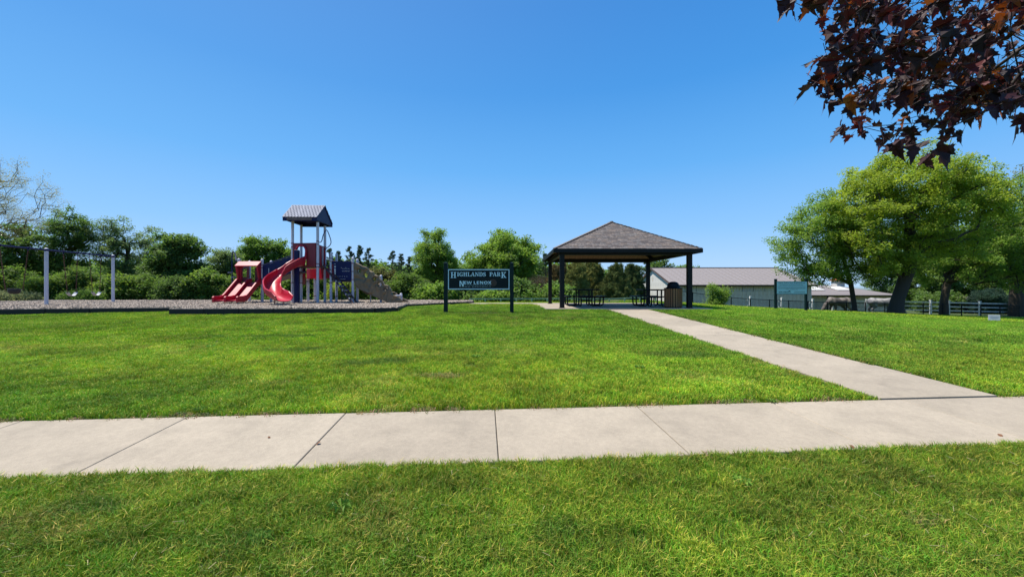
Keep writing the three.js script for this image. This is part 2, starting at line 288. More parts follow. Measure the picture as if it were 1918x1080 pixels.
{ // clippings lying on the lawn, and flat weeds in it
  const lawn = scene.getObjectByName('lawn_grass'), r = rng(321), m4 = new THREE.Matrix4(), q = new THREE.Quaternion(), col = new THREE.Color();
  const weedPos = []; for (let k = 0; k < 9; k++) { const a = k / 9 * 6.283 + r() * 0.4, L = 0.05 + 0.03 * r(), c = Math.cos(a), s = Math.sin(a), w = 0.011; weedPos.push(0, 0.02, 0, c * L * 0.6 - s * w, 0.055, s * L * 0.6 + c * w, c * L, 0.035, s * L, 0, 0.02, 0, c * L, 0.035, s * L, c * L * 0.6 + s * w, 0.055, s * L * 0.6 - c * w); }
  const weed = new THREE.BufferGeometry(); weed.setAttribute('position', new THREE.Float32BufferAttribute(weedPos, 3)); weed.computeVertexNormals();
  const clip = box(0.045, 0.0012, 0.0025);
  const kinds = [[clip, 'grass_clippings', 700, () => { const b = 0.6 + 0.5 * r(); return [0.40 * b, 0.36 * b, 0.17 * b]; }], [weed, 'flat_weeds', 50, () => { const b = 0.7 + 0.6 * r(); return [0.20 * b, 0.36 * b, 0.05 * b]; }]];
  for (const [g, name, n, tint] of kinds) {
    const l = []; let guard = 0; while (l.length < n && guard++ < n * 30) { const d = 1.6 + 11 * r() ** 1.8, x = (r() * 2 - 1) * (1.4 * d + 1); if (onWalk(x, d) || onPath(x, d) || onSlab(x, d) || onMulch(x, d)) continue; if (fbm(x * 0.9 + 3, d * 0.9, name.length, 3) < 0.47) continue; l.push([x, d]); }
    const im = shade(new THREE.InstancedMesh(g, bladeMat2, l.length)); im.name = name; im.userData.kind = 'stuff';
    l.forEach(([x, d], k) => { const c = g === clip; q.setFromEuler(new THREE.Euler(c ? (r() - 0.5) * 0.5 : 0, r() * 6.283, c ? (r() - 0.5) * 0.7 : 0)); const s = 0.6 + 0.8 * r(); m4.compose(V(x, ground(x, -d) + (c ? 0.04 + 0.02 * r() : -0.005), -d), q, V(s, c ? 1 : s, s)); im.setMatrixAt(k, m4); im.setColorAt(k, col.setRGB(...tint())); }); lawn.add(im);
  }
}
// ---------------------------------------------------------------- mulch bed and its border
{
  const s = poly(MULCH.map(([x, d]) => [x, d])), g = new THREE.ShapeGeometry(s); g.rotateX(-Math.PI / 2);
  const bed = setting('mulch_bed', 'wood chip mulch under the playground'); 
  const map = tex(512, (u, v) => { const a = fbm(u * 40, v * 40, 31, 3, 40), k = 0.45 + a * 0.7 + (speck() - 0.5) * 0.3; return [k * 0.60, k * 0.50, k * 0.43]; }, true, 0.6);
  const m = mesh('mulch_surface', g, new THREE.MeshStandardMaterial({ map, roughness: 1 }), bed); m.position.y = MULCH_Y - 0.012;
  const chip = [0, 1, 2].map((k) => box(0.048 + 0.014 * k, 0.007, 0.015 + 0.006 * k));
  const r = rng(99), col = new THREE.Color(), m4 = new THREE.Matrix4(), q = new THREE.Quaternion(), chips = new THREE.MeshStandardMaterial({ color: C(1, 1, 1), roughness: 0.95 });
  const L = [[], [], []];
  for (let k = 0; k < 200000; k++) { const d = 13.6 + 10.4 * r() ** 1.25, x = -29 + 27 * r(); if (x < -1.5 * d || !onMulch(x, d)) continue; L[k % 3].push([x, d]); }
  L.forEach((l, i) => {
    const im = shade(new THREE.InstancedMesh(chip[i], chips, l.length)); im.name = 'wood_chips'; im.userData.kind = 'stuff';
    l.forEach(([x, d], k) => { q.setFromEuler(new THREE.Euler((r() - 0.5) * 0.9, r() * 6.283, (r() - 0.5) * 0.9)); m4.compose(V(x, MULCH_Y - 0.004 + r() * 0.02 + 0.03 * fbm(x * 0.8, d * 0.8, 12, 3), -d), q, V(0.7 + r() * 0.8, 1, 0.7 + r() * 0.8)); im.setMatrixAt(k, m4); const t = r(), b = 0.72 + r() * 0.5; im.setColorAt(k, col.setRGB(lerp(0.37, 0.30, t) * b, lerp(0.305, 0.245, t) * b, lerp(0.245, 0.19, t) * b)); });
    bed.add(im);
  });
  const border = thing('playground_border', 'black plastic timber edging around the playground mulch', 'edging');
  const runs = [[[-34, 10.6], [-17.9, 13.8]], [[-17.9, 13.8], [-12.85, 15.0]], [[-12.1, 13.95], [-5.0, 14.4]], [[-5.0, 14.4], [-4.35, 14.85]], [[-4.35, 14.85], [-4.7, 17.5]], [[-4.7, 17.5], [-2.15, 21.7]], [[-2.15, 21.7], [-2.4, 24]], [[-2.4, 24], [-36, 24]]];
  for (const [a, b] of runs) {
    const L2 = Math.hypot(b[0] - a[0], b[1] - a[1]), n = Math.max(1, Math.round(L2 / 1.22)), ang = Math.atan2(b[1] - a[1], b[0] - a[0]);
    for (let k = 0; k < n; k++) {
      const t = (k + 0.5) / n, x = lerp(a[0], b[0], t), d = lerp(a[1], b[1], t), l = L2 / n;
      const g2 = [rbox(l - 0.012, 0.30, 0.10, 0.018, 0, 0, 0)]; g2.push(cyl(0.016, 0.016, 0.012, l * 0.4, 0.148, 0, 8), cyl(0.016, 0.016, 0.012, -l * 0.4, 0.148, 0, 8));
      const top = MULCH_Y + 0.012 + (rs() - 0.5) * 0.012;
      const tm = mesh('timber', merge(g2), M.plasticTimber, border); tm.position.set(x, top - 0.15, -d); tm.rotation.y = ang; tm.rotation.z = (rs() - 0.5) * 0.008;
    }
  }
  const ramp = thing('access_ramp', 'low black rubber ramp stepping into the mulch', 'ramp', [-12.45, MULCH_Y - 0.16, -14.55]);
  const rp = poly([[-0.62, -0.05], [0.55, -0.05], [0.55, 0.15], [0.35, 0.16], [-0.62, -0.02]]);
  mesh('wedge', place(extrude(rp, 1.0, 0.01), 0.1, 0, -0.45, 0, Math.PI, 0), M.rubber, ramp);
  mesh('kerb', rbox(0.09, 0.24, 1.2, 0.015, 0.4, 0.06, 0), M.plasticTimber, ramp);
}

// ---------------------------------------------------------------- picnic pavilion
const PX0 = 1.70, PX1 = 7.69, PD0 = 15.95, PD1 = 21.3, PEAVE = 3.25, PAPEX = 4.77, PCX = (PX0 + PX1) / 2, PCD = (PD0 + PD1) / 2;
{
  const pav = thing('picnic_pavilion', 'open picnic pavilion with dark posts and brown hipped shingle roof', 'pavilion', [PCX, SLAB_Y, -PCD]);
  const loc = (x, y, d) => V(x - PCX, y - SLAB_Y, -(d - PCD));
  for (const [x, d] of [[2.06, 16.25], [7.30, 16.25], [2.02, 20.95], [7.22, 20.95]]) {
    const c = loc(x, 0, d), p = mesh('post', rbox(0.185, PEAVE - SLAB_Y - 0.03, 0.185, 0.012, 0, (PEAVE - SLAB_Y - 0.03) / 2, 0), M.black, pav); p.position.set(c.x, 0, c.z);
    mesh('base_plate', rbox(0.25, 0.02, 0.25, 0.004, 0, 0.011, 0), M.black, p);
  }
  // ring beam on the posts
  const bt = PEAVE - SLAB_Y - 0.03 + 0.004, bh = 0.20;
  for (const d of [16.25, 20.95]) mesh('beam', rbox(5.45, bh, 0.14, 0.008, 4.66 - PCX, bt - bh / 2 - 0.004, -(d - PCD)), M.black, pav);
  for (const x of [2.04, 7.26]) mesh('beam', rbox(0.136, bh - 0.01, 4.55, 0.008, x - PCX, bt - bh / 2 - 0.001, 0), M.black, pav);
  // roof: four slopes of shingle courses on a plank deck
  const hw = (PX1 - PX0) / 2, hd = (PD1 - PD0) / 2, rise = PAPEX - PEAVE, apex = V(0, PAPEX - SLAB_Y, 0), ey = PEAVE - SLAB_Y;
  const corners = [V(-hw, ey, hd), V(hw, ey, hd), V(hw, ey, -hd), V(-hw, ey, -hd)];
  const r = rng(31), tones = [[0.285, 0.24, 0.215], [0.25, 0.215, 0.20], [0.33, 0.265, 0.225], [0.27, 0.24, 0.225], [0.225, 0.185, 0.17]];
  const shingleMap = tex(256, (u, v) => 0.72 + 0.5 * (speck() - 0.5) + 0.25 * (fbm(u * 20, v * 20, 3, 3, 20) - 0.5), true, 1.2);
  const shingleMat = new THREE.MeshStandardMaterial({ vertexColors: true, map: shingleMap, roughness: 0.95 });
  const hipMat = mat(C(0.33, 0.27, 0.23), 0.95, { map: shingleMap });
  const roof = mesh('roof', (() => { const g = new THREE.BufferGeometry(), pos = []; corners.forEach((a, i) => { const b = corners[(i + 1) % 4]; pos.push(...a.toArray(), ...b.toArray(), ...apex.toArray()); }); g.setAttribute('position', new THREE.Float32BufferAttribute(pos, 3)); g.computeVertexNormals(); return g; })(), M.black, pav);
  for (let s = 0; s < 4; s++) {
    const A = corners[s], B = corners[(s + 1) % 4], mid = A.clone().add(B).multiplyScalar(0.5), upv = apex.clone().sub(mid), L = upv.length(), up = upv.clone().normalize(), ax = B.clone().sub(A), wid = ax.length(); ax.normalize();
    const nrm = ax.clone().cross(up).normalize(), half = wid / 2, pos = [], col = [], uv = [];
    const n = Math.round(L / 0.142), ch = L / n;
    const pt = (u, v, h) => mid.clone().addScaledVector(ax, u).addScaledVector(up, v).addScaledVector(nrm, h);
    for (let k = 0; k < n; k++) {
      const v0 = k * ch - 0.012, v1 = (k + 1) * ch + 0.02, lim = (v) => half * (1 - Math.max(0, Math.min(L, v)) / L);
      let u = -half - r() * 0.3;
      while (u < half) {
        const w = 0.10 + r() * 0.24, c = tones[Math.floor(r() * 5)], b = 0.85 + r() * 0.3, lift = 0.016 + r() * 0.009;
        const a0 = Math.max(-lim(v0) - 0.01, u + 0.002), a1 = Math.min(lim(v0) + 0.01, u + w - 0.002), t0 = Math.max(-lim(v1), u + 0.002), t1 = Math.min(lim(v1), u + w - 0.002);
        u += w; if (a1 - a0 < 0.01) continue;
        const tt0 = Math.min(t0, t1), tt1 = Math.max(t0, t1);
        const q = [pt(a0, v0, lift + 0.004), pt(a1, v0, lift + 0.004), pt(t0 <= t1 ? tt1 : a1, v1, 0.006), pt(t0 <= t1 ? tt0 : a1, v1, 0.006), pt(a0, v0, 0.001), pt(a1, v0, 0.001)];
        const tri = (i, j, l) => { for (const x of [i, j, l]) { pos.push(...q[x].toArray()); uv.push(q[x].x + s * 3, q[x].z + q[x].y); col.push(c[0] * b, c[1] * b, c[2] * b); } };
        tri(0, 1, 2); tri(0, 2, 3); tri(4, 5, 1); tri(4, 1, 0);
      }
    }
    const g = new THREE.BufferGeometry(); g.setAttribute('position', new THREE.Float32BufferAttribute(pos, 3)); g.setAttribute('color', new THREE.Float32BufferAttribute(col, 3)); g.setAttribute('uv', new THREE.Float32BufferAttribute(uv, 2)); g.computeVertexNormals();
    mesh('shingle_courses', g, shingleMat, roof).userData.kind = 'stuff';
    // hip cap
    const hipGeo = [], N = 20; for (let k = 0; k < N; k++) { const a = A.clone().lerp(apex, k / N), b = A.clone().lerp(apex, (k + 1.15) / N); hipGeo.push(place(sqbar(V(0, 0, 0), b.clone().sub(a), 0.15, 0.012), a.x, a.y + 0.03, a.z)); }
    mesh('hip_cap', merge(hipGeo), hipMat, roof);
    // plank deck under the slope
    const planks = [], m = Math.round(wid / 0.14);
    for (let k = 0; k < m; k++) {
      const u0 = -half + k * wid / m, u1 = u0 + wid / m - 0.006, top = L * (1 - Math.max(Math.abs(u0), Math.abs(u1)) / half); if (top < 0.1) continue;
      const P = [pt(u0, 0, -0.03), pt(u1, 0, -0.03), pt(u1, top, -0.03), pt(u0, top, -0.03)], g2 = new THREE.BufferGeometry(), pp = [], uu = [];
      for (const x of [0, 2, 1, 0, 3, 2]) { pp.push(...P[x].toArray()); uu.push([u0, u1, u1, u0][x] * 3 + k * 0.37, [0, 0, top, top][x] * 0.5); }
      g2.setAttribute('position', new THREE.Float32BufferAttribute(pp, 3)); g2.setAttribute('uv', new THREE.Float32BufferAttribute(uu, 2)); g2.computeVertexNormals(); planks.push(g2);
    }
    mesh('ceiling_planks', merge(planks), M.soffitWood, roof).userData.kind = 'stuff';
    // hip rafter and fascia
    const hr = A.clone().lerp(apex, 0.03); mesh('hip_rafter', sqbar(V(hr.x, hr.y - 0.12, hr.z), V(apex.x, apex.y - 0.12, apex.z), 0.09, 0.14), M.black, roof);
    const f = mesh('fascia', rbox(wid + (s % 2 ? -0.004 : 0.05), 0.15, 0.03, 0.005, 0, 0, 0), M.black, roof); f.position.copy(mid).addScaledVector(nrm.clone().setY(0).normalize(), 0.01); f.position.y -= 0.075; f.rotation.y = [0, Math.PI / 2, Math.PI, -Math.PI / 2][s];
  }
}
// ---------------------------------------------------------------- picnic tables: steel frame, square top, four bench seats
function picnicTable(label, x, d, turn) {
  const t = thing('picnic_table', label, 'picnic table', [x, SLAB_Y, -d], turn, 'picnic tables under the pavilion');
  mesh('table_top', rbox(1.2, 0.055, 1.2, 0.024, 0, 0.745, 0, 0, 0, 0, 3), M.black, t);
  for (let k = 0; k < 4; k++) {
    const a = k * Math.PI / 2, R = (x0, y0, z0) => V(x0, y0, z0).applyAxisAngle(V(0, 1, 0), a);
    const s = mesh('bench_seat', rbox(0.92, 0.05, 0.30, 0.022, 0, 0, 0, 0, 0, 0, 3), M.black, t); s.position.copy(R(0, 0.445, 0.80)); s.rotation.y = a;
    for (const q of [-1, 1]) {
      mesh('frame_tube', tube([R(q * 0.30, 0.72, 0.30), R(q * 0.30, 0.40, 0.30), R(q * 0.30, 0.12, 0.31), R(q * 0.30, 0.045, 0.38), R(q * 0.30, 0.035, 0.5), R(q * 0.30, 0.035, 0.66), R(q * 0.30, 0.08, 0.79), R(q * 0.30, 0.24, 0.82), R(q * 0.30, 0.425, 0.82)], 0.032, 30, 8), M.black, t);
    }
    mesh('cross_bar', bar(R(-0.3, 0.40, 0.30), R(0.3, 0.40, 0.30), 0.018), M.black, t);
  }
  return t;
}
picnicTable('black metal picnic table on the lit side of the pavilion, away from the bin', 3.32, 18.2, 0.03);
picnicTable('black metal picnic table partly hidden behind the wood slatted bin', 6.42, 18.0, -0.05);
// ---------------------------------------------------------------- litter bin
{
  const b = thing('litter_bin', 'round bin with brown wooden slats and black domed lid', 'bin', [6.76, SLAB_Y, -16.55]);
  const R = 0.345, n = 22;
  mesh('liner', cyl(R - 0.03, R - 0.03, 0.74, 0, 0.05, 0, 32), M.black, b);
  for (let k = 0; k < n; k++) { const a = k / n * 6.283, s = mesh('slat', rbox(0.072, 0.76, 0.026, 0.006), k % 3 ? M.slatWood : M.slatWoodPale, b); s.position.set(Math.sin(a) * R, 0.42, Math.cos(a) * R); s.rotation.y = a; }
  for (const y of [0.12, 0.72]) mesh('hoop', place(new THREE.TorusGeometry(R - 0.014, 0.014, 6, 40), 0, y, 0, Math.PI / 2), M.black, b);
  mesh('rim', place(new THREE.TorusGeometry(R + 0.005, 0.022, 8, 40), 0, 0.81, 0, Math.PI / 2), M.black, b);
  const lid = mesh('lid', new THREE.LatheGeometry([[0.0, 1.09], [0.08, 1.085], [0.15, 1.065], [0.205, 1.02], [0.235, 0.955], [0.245, 0.88], [0.30, 0.835], [0.34, 0.815], [0.335, 0.80]].map(([x, y]) => new THREE.Vector2(x, y)), 36), M.black, b);
  mesh('flap', rbox(0.26, 0.15, 0.02, 0.008, 0, 0.95, -0.225, 0.25), M.rubber, lid);
  mesh('base', cyl(R - 0.01, R - 0.01, 0.05, 0, 0, 0, 32), M.black, b);
}

// ---------------------------------------------------------------- signs
const serif = await new FontLoader().loadAsync('fonts/droid/droid_serif_bold.typeface.json');
const sans = await new FontLoader().loadAsync('fonts/droid/droid_sans_bold.typeface.json');
function word(font, text, height, depth, x, y, width) {   // letters `height` tall with the first one's foot at x, y; squeezed or spread to `width`
  const g = new TextGeometry(text, { font, size: height / 0.72, depth, curveSegments: 5, bevelEnabled: false }); g.computeBoundingBox();
  const b = g.boundingBox, sx = width ? width / (b.max.x - b.min.x) : 1, sy = height / (b.max.y - Math.max(b.min.y, 0)); g.translate(-b.min.x, 0, 0); g.scale(sx, sy, 1); g.translate(x, y, 0); return g;
}
{
  const D = 14.6, x0 = X(843.5, D) - 0.07, xa = X(835, D), xb = X(958.6, D), gy = Math.min(ground(xa, -D), ground(xb, -D));
  const s = thing('park_sign', 'dark green park name sign with pale blue border and lettering', 'sign', [(xa + xb) / 2, gy, -D]);
  const hw = (xb - xa) / 2, top = Y(493, D) - gy;
  for (const q of [-1, 1]) {
    const p = mesh('post', rbox(0.14, top + 0.2, 0.14, 0.012, 0, (top - 0.2) / 2, 0), M.signGreen, s); p.position.x = q * hw;
    mesh('post_cap', merge([rbox(0.152, 0.022, 0.152, 0.006, 0, top + 0.009, 0), place(new THREE.ConeGeometry(0.1, 0.03, 4), 0, top + 0.034, 0, 0, Math.PI / 4)]), M.signGreen, p);
  }
  const pw = 2 * hw - 0.14, pt = Y(503.5, D) - gy, pb = Y(542.5, D) - gy, ph = pt - pb, cy = (pt + pb) / 2;
  const panel = mesh('panel', rbox(pw, ph, 0.05, 0.006), M.signFace, s); panel.position.set(0, cy, 0);
  const bw = 0.032, bz = 0.029;
  const frame = merge([box(pw - 0.03, bw, 0.012, 0, ph / 2 - bw / 2 - 0.012, bz), box(pw - 0.03, bw, 0.012, 0, -ph / 2 + bw / 2 + 0.012, bz), box(bw, ph - 0.024 - 2 * bw, 0.012, -pw / 2 + bw / 2 + 0.015, 0, bz), box(bw, ph - 0.024 - 2 * bw, 0.012, pw / 2 - bw / 2 - 0.015, 0, bz)]);
  mesh('border', frame, M.signBlue, panel);
  const W = (px) => X(px, D) - (xa + xb) / 2, Hh = (py) => Y(py, D) - gy - cy, z = 0.0255;
  const lt = [word(serif, 'H', Hh(509.3) - Hh(520.3), 0.012, W(844.2), Hh(520.3), 0.205), word(serif, 'IGHLANDS', Hh(509.6) - Hh(517.3), 0.012, W(856.3), Hh(517.3), W(910) - W(856.3)), word(serif, 'PAR', Hh(509.6) - Hh(517.3), 0.012, W(916.8), Hh(517.3), W(937.6) - W(916.8)), word(serif, 'K', Hh(509.3) - Hh(520.3), 0.012, W(938.5), Hh(520.3), 0.195)];
  mesh('park_name_lettering', place(merge(lt), 0, 0, z), M.signBlue, panel);
  const l2 = [word(sans, 'N', Hh(525.8) - Hh(535.8), 0.01, W(861), Hh(535.8), 0.15), word(sans, 'EW LENOX', Hh(526.2) - Hh(531.8), 0.01, W(869.3), Hh(531.8), W(920.5) - W(869.3))];
  mesh('district_name_lettering', place(merge(l2), 0, 0, z), M.signBlue, panel);
  const l3 = [word(sans, 'COMMUNITY', 0.034, 0.008, W(870), Hh(534.6), W(920) - W(870)), word(sans, 'PARK DISTRICT', 0.034, 0.008, W(861), Hh(537.6), W(920) - W(861))];
  mesh('small_lettering', place(merge(l3), 0, 0, z), mat(C(0.22, 0.27, 0.27), 0.6), panel);
  const leaf = new THREE.Shape(); leaf.absellipse(0, 0, 0.15, 0.135, 0, 6.283); const crown = extrude(leaf, 0.006);
  const em = mesh('tree_emblem', merge([place(crown, W(923), Hh(529.5), z - 0.002), box(0.02, 0.1, 0.006, W(923), Hh(535.5), z + 0.001), box(W(936) - W(842), 0.008, 0.004, W(889), Hh(522.8), z + 0.001)]), M.signBrown, panel);
}
{
  const D = 21.7, xa = X(1454, D), xb = X(1509.3, D), gy = ground((xa + xb) / 2, -D);
  const s = thing('rules_sign', 'pale green notice board on two dark posts beyond the footpath', 'sign', [(xa + xb) / 2, gy, -D], -0.04);
  const hw = (xb - xa) / 2, top = Y(523, D) - gy;
  for (const q of [-1, 1]) {
    const g0 = ground((xa + xb) / 2 + q * hw, -D) - gy, p = mesh('post', rbox(0.11, top - g0 + 0.2, 0.11, 0.01, 0, (top + g0 - 0.2) / 2, 0), M.signGreen, s); p.position.x = q * hw;
    mesh('post_cap', rbox(0.122, 0.03, 0.122, 0.008, 0, top + 0.013, 0), M.signGreen, p);
  }
  const pw = 2 * hw + 0.03, pt = Y(526.5, D) - gy, pb = Y(551, D) - gy, ph = pt - pb;
  const panel = mesh('panel', rbox(pw, ph, 0.03, 0.006), M.signGreen, s); panel.position.set(0, (pt + pb) / 2, 0.075);
  const cv = document.createElement('canvas'); cv.width = 1024; cv.height = 448; const c = cv.getContext('2d');
  c.fillStyle = '#a9cdca'; c.fillRect(0, 0, 1024, 448); c.fillStyle = '#12363c'; c.textAlign = 'center';
  c.font = 'bold 66px serif'; c.fillText('Park Rules and Regulations', 512, 62);
  const rr = rng(15);
  for (const [y, a, b] of [[100, 60, 960], [128, 120, 900], [166, 40, 360], [166, 380, 984], [208, 50, 980], [234, 40, 984], [262, 50, 980], [290, 300, 720]]) { let x = a; while (x < b) { const w = 8 + rr() * 30; c.globalAlpha = 0.85; c.fillRect(x, y - 9, Math.min(w, b - x), 12); x += w + 7; } }
  c.globalAlpha = 1; c.fillStyle = '#06222a'; c.font = 'bold 58px sans-serif'; c.textAlign = 'left'; c.fillText('NEW LENOX', 60, 392); c.beginPath(); c.arc(430, 372, 42, Math.PI, 0); c.fill(); c.fillRect(60, 400, 430, 10);
  for (let x = 600; x < 940; x += 26) c.fillRect(x, 358, 18, 16); c.fillRect(570, 396, 400, 9);
  const t = new THREE.CanvasTexture(cv); t.colorSpace = THREE.SRGBColorSpace;
  const face = new THREE.PlaneGeometry(pw - 0.05, ph - 0.05);
  mesh('printed_face', place(face, 0, 0, 0.0175), new THREE.MeshStandardMaterial({ map: t, roughness: 0.45 }), panel);
}
{
  const D = 17.2, x = X(1863, D), gy = ground(x, -D);
  const s = thing('yard_sign', 'tiny white placard standing low in the far lawn', 'sign', [x, gy, -D], -0.5);
  mesh('placard', rbox(0.36, 0.24, 0.012, 0.004, 0, 0.21, 0), M.white, s); mesh('print_line', merge([box(0.28, 0.03, 0.003, 0, 0.25, 0.007), box(0.24, 0.02, 0.003, 0, 0.20, 0.007)]), mat(C(0.45, 0.45, 0.48), 0.7), s);
  for (const q of [-1, 1]) mesh('stake', cyl(0.006, 0.006, 0.2, q * 0.1, -0.08, 0, 6), M.galvanised, s);
}

// ---------------------------------------------------------------- playground structure
{
  const CX = -10.2, CD = 19.9, T = thing('playground_structure', 'red white and navy playground tower with slides and shingled roof', 'playground', [CX, MULCH_Y, -CD]);
  const P = (px, d, h) => V(X(px, d) - CX, h, -(d - CD));         // a point over pixel column px, d metres off, h above the mulch
  const hAt = (py, d) => Y(py, d) - MULCH_Y;
  const R = 0.064;
  function post(px, d, topPy, bands = [], capped = true) {
    const h = hAt(topPy, d), c = P(px, d, 0), g = [cyl(R, R, h + 0.1, 0, -0.1, 0, 18)]; if (capped) g.push(place(new THREE.SphereGeometry(R * 1.06, 18, 8, 0, 6.283, 0, Math.PI / 2), 0, h - 0.002, 0));
    const m = mesh('post', merge(g), M.postWhite, T); m.position.copy(c);
    for (const b of bands) mesh('clamp_band', cyl(R + 0.009, R + 0.009, 0.035, 0, b, 0, 18), M.clampRed, m);
    return c;
  }
  const DK = 1.83, FL = post(547.6, 19.35, 412, [1.0, DK + 0.08, 2.75, 2.92], false), FR = post(594.7, 19.2, 416, [DK + 0.08, 2.85, 3.0, 1.75], false), BL = post(563.8, 20.5, 421, [1.0, 1.9, 2.9], false), BR = post(608.3, 20.35, 423, [1.9, 2.85], false);
  const r1 = post(619.6, 19.55, 474, [1.0, 2.05, 2.2]), r2 = post(630, 20.7, 477, [0.3, 2.1]), r3 = post(660.7, 19.45, 484, [1.15, 1.55, 1.95]), r4 = post(669, 20.6, 487, [1.1, 1.9]);
  const m1 = post(576.6, 21.4, 501, [1.1, 1.3]), m2 = post(589.8, 21.9, 516, [0.3]);
  const l1 = post(490.8, 19.85, 487, [1.15, 1.75, 1.9]), l2 = post(467, 21.05, 490, [1.1]), l3 = post(447, 19.85, 486, [1.2, 1.9]), l4 = post(507.5, 21.05, 490, [1.1]);
  post(713.5, 20.3, 517); post(751, 20.0, 551);
  mesh('thin_leg', cyl(0.03, 0.03, 0.62, P(694, 20.3, 0).x, -0.05, P(694, 20.3, 0).z, 10), M.postWhite, T);
  // decks
  function deck(a, b, c, d, h, m = M.darkMaroon) { const g = new THREE.BufferGeometry(), p = []; const t = [a, b, c, d].map((v) => [v.x, h, v.z]), u = [a, b, c, d].map((v) => [v.x, h - 0.06, v.z]); const q = (i, j, k, l) => p.push(...i, ...j, ...k, ...i, ...k, ...l); q(t[0], t[1], t[2], t[3]); q(u[3], u[2], u[1], u[0]); for (let k = 0; k < 4; k++) { const n = (k + 1) % 4; q(u[k], u[n], t[n], t[k]); } g.setAttribute('position', new THREE.Float32BufferAttribute(p, 3)); g.computeVertexNormals(); return mesh('deck', g, m, T); }
  deck(FL, FR, BR, BL, DK); deck(r1, r3, r4, r2, 1.12); deck(l3, l1, l4, l2, 1.03);
  // flat panel between two points of plan, from h0 to h1, with an optional drawn outline in (0..1, metres)
  function panel(name, a, b, h0, h1, m, thick = 0.03, holes = [], parent = T) {
    const L = Math.hypot(b.x - a.x, b.z - a.z), s = poly([[0, h0], [L, h0], [L, h1], [0, h1]]); for (const hpts of holes) { const h = new THREE.Path(); hpts.forEach(([x, y], i) => i ? h.lineTo(x, y) : h.moveTo(x, y)); h.closePath(); s.holes.push(h); }
    const o = mesh(name, place(extrude(s, thick, 0.008), 0, 0, -thick / 2), m, parent); o.position.set(a.x, 0, a.z); o.rotation.y = -Math.atan2(b.z - a.z, b.x - a.x); return o;
  }
  const off = (v, dx, dz) => V(v.x + dx, v.y, v.z + dz);
  // tower: front wall with the slide mouth, other walls
  { const arch = [[0.20, DK + 0.02]]; for (let k = 0; k <= 10; k++) { const a = Math.PI - k / 10 * Math.PI; arch.push([0.45 + Math.cos(a) * 0.25, DK + 0.72 + Math.sin(a) * 0.28]); } arch.push([0.70, DK + 0.02]);
    panel('slide_mouth_wall', off(FL, 0.06, 0.05), off(FR, -0.06, 0.05), DK - 0.04, 2.94, M.darkRed, 0.05, [arch]);
    const rim = arch.slice(1, -1).map(([x, y]) => V(FL.x + 0.06 + x, y, FL.z + 0.12 + x * 0.12)); rim.unshift(V(FL.x + 0.26, DK + 0.3, FL.z + 0.2)); rim.push(V(FL.x + 0.76, DK + 0.3, FL.z + 0.28));
    mesh('mouth_rim', tube(rim, 0.045, 40, 8), M.red, T); }
  panel('tower_wall', off(FR, 0.02, -0.06), off(BR, 0.02, 0.06), DK - 0.1, 2.86, M.darkRed, 0.05);
  for (let k = 0; k < 3; k++) { const t = 0.2 + 0.3 * k; mesh('wall_rib', rbox(0.05, 0.95, 0.06, 0.015, lerp(FR.x, BR.x, t) + 0.06, DK + 0.5, lerp(FR.z, BR.z, t)), k === 1 ? M.postWhite : M.red, T); }
  panel('back_rail_wall', off(BL, 0.06, 0), off(m1, 0.0, 0.3), DK - 0.9, DK - 0.02, M.darkRed, 0.04);
  panel('under_deck_panel', off(m1, 0, 0.1), off(r1, -0.1, -0.5), 1.25, 1.78, M.red, 0.05);
  panel('under_deck_panel', off(m2, 0, 0), off(BR, 0, -0.1), 1.2, 1.78, M.darkRed, 0.05);
  { const c = P(555.7, 19.05, 0); mesh('support_column', rbox(0.21, 2.6, 0.16, 0.02, c.x, 1.28, c.z), M.navy, T); }
  // roof over the tower
  {
    const roof = new THREE.Group(); roof.name = 'roof'; T.add(roof);
    const c = FL.clone().add(FR).add(BL).add(BR).multiplyScalar(0.25); roof.position.set(c.x - 0.02, 0, c.z); roof.rotation.y = 0.06;
    const e = 4.12, p = 4.87, hl = 0.81, hd = 0.97;
    for (const s of [1, -1]) {
      const ang = Math.atan2(p - e, hd), L = Math.hypot(p - e, hd), pl = mesh('slope', rbox(2 * hl, 0.035, L, 0.01), M.navy, roof); pl.position.set(0, (e + p) / 2, s * hd / 2); pl.rotation.x = s * ang;
      const tabs = [], rows = 8, cols = 11; for (let i = 0; i < rows; i++) for (let j = 0; j < cols + (i % 2); j++) { const w = 2 * hl / cols, x = -hl + (j + (i % 2 ? 0 : 0.5)) * w, x0 = Math.max(-hl, x - w / 2 + 0.011), x1 = Math.min(hl, x + w / 2 - 0.011); if (x1 - x0 < 0.03) continue; const xm = (x0 + x1) / 2, hh = L / rows * 1.12, k = 0.3; const sh = poly([[x0, 0], [x0 + (x1 - x0) * k, -0.035], [x1 - (x1 - x0) * k, -0.035], [x1, 0], [x1, hh - 0.062], [x0, hh - 0.062]]); const g = extrude(sh, 0.014, 0.004, 2); tabs.push(place(g, 0, 0.02 + 0.004, L / 2 - i * L / rows - 0.035, -Math.PI / 2 + 0.06)); }
      const tm = mesh('shingle_tabs', merge(tabs), M.roofGrey, pl); tm.userData.kind = 'stuff'; if (s < 0) tm.rotation.y = Math.PI;
      mesh('eave_board', rbox(2 * hl - 0.02, 0.20, 0.05, 0.012, 0, e - 0.06, s * (hd - 0.04)), M.navy, roof);
      if (s > 0) mesh('eave_inset', rbox(1.16, 0.13, 0.02, 0.006, -0.02, e - 0.055, s * (hd - 0.012)), M.taupe, roof);
    }
    const tri = poly([[-hd + 0.03, e - 0.12], [hd - 0.03, e - 0.12], [hd - 0.03, e - 0.01], [0, p - 0.03], [-hd + 0.03, e - 0.01]]);
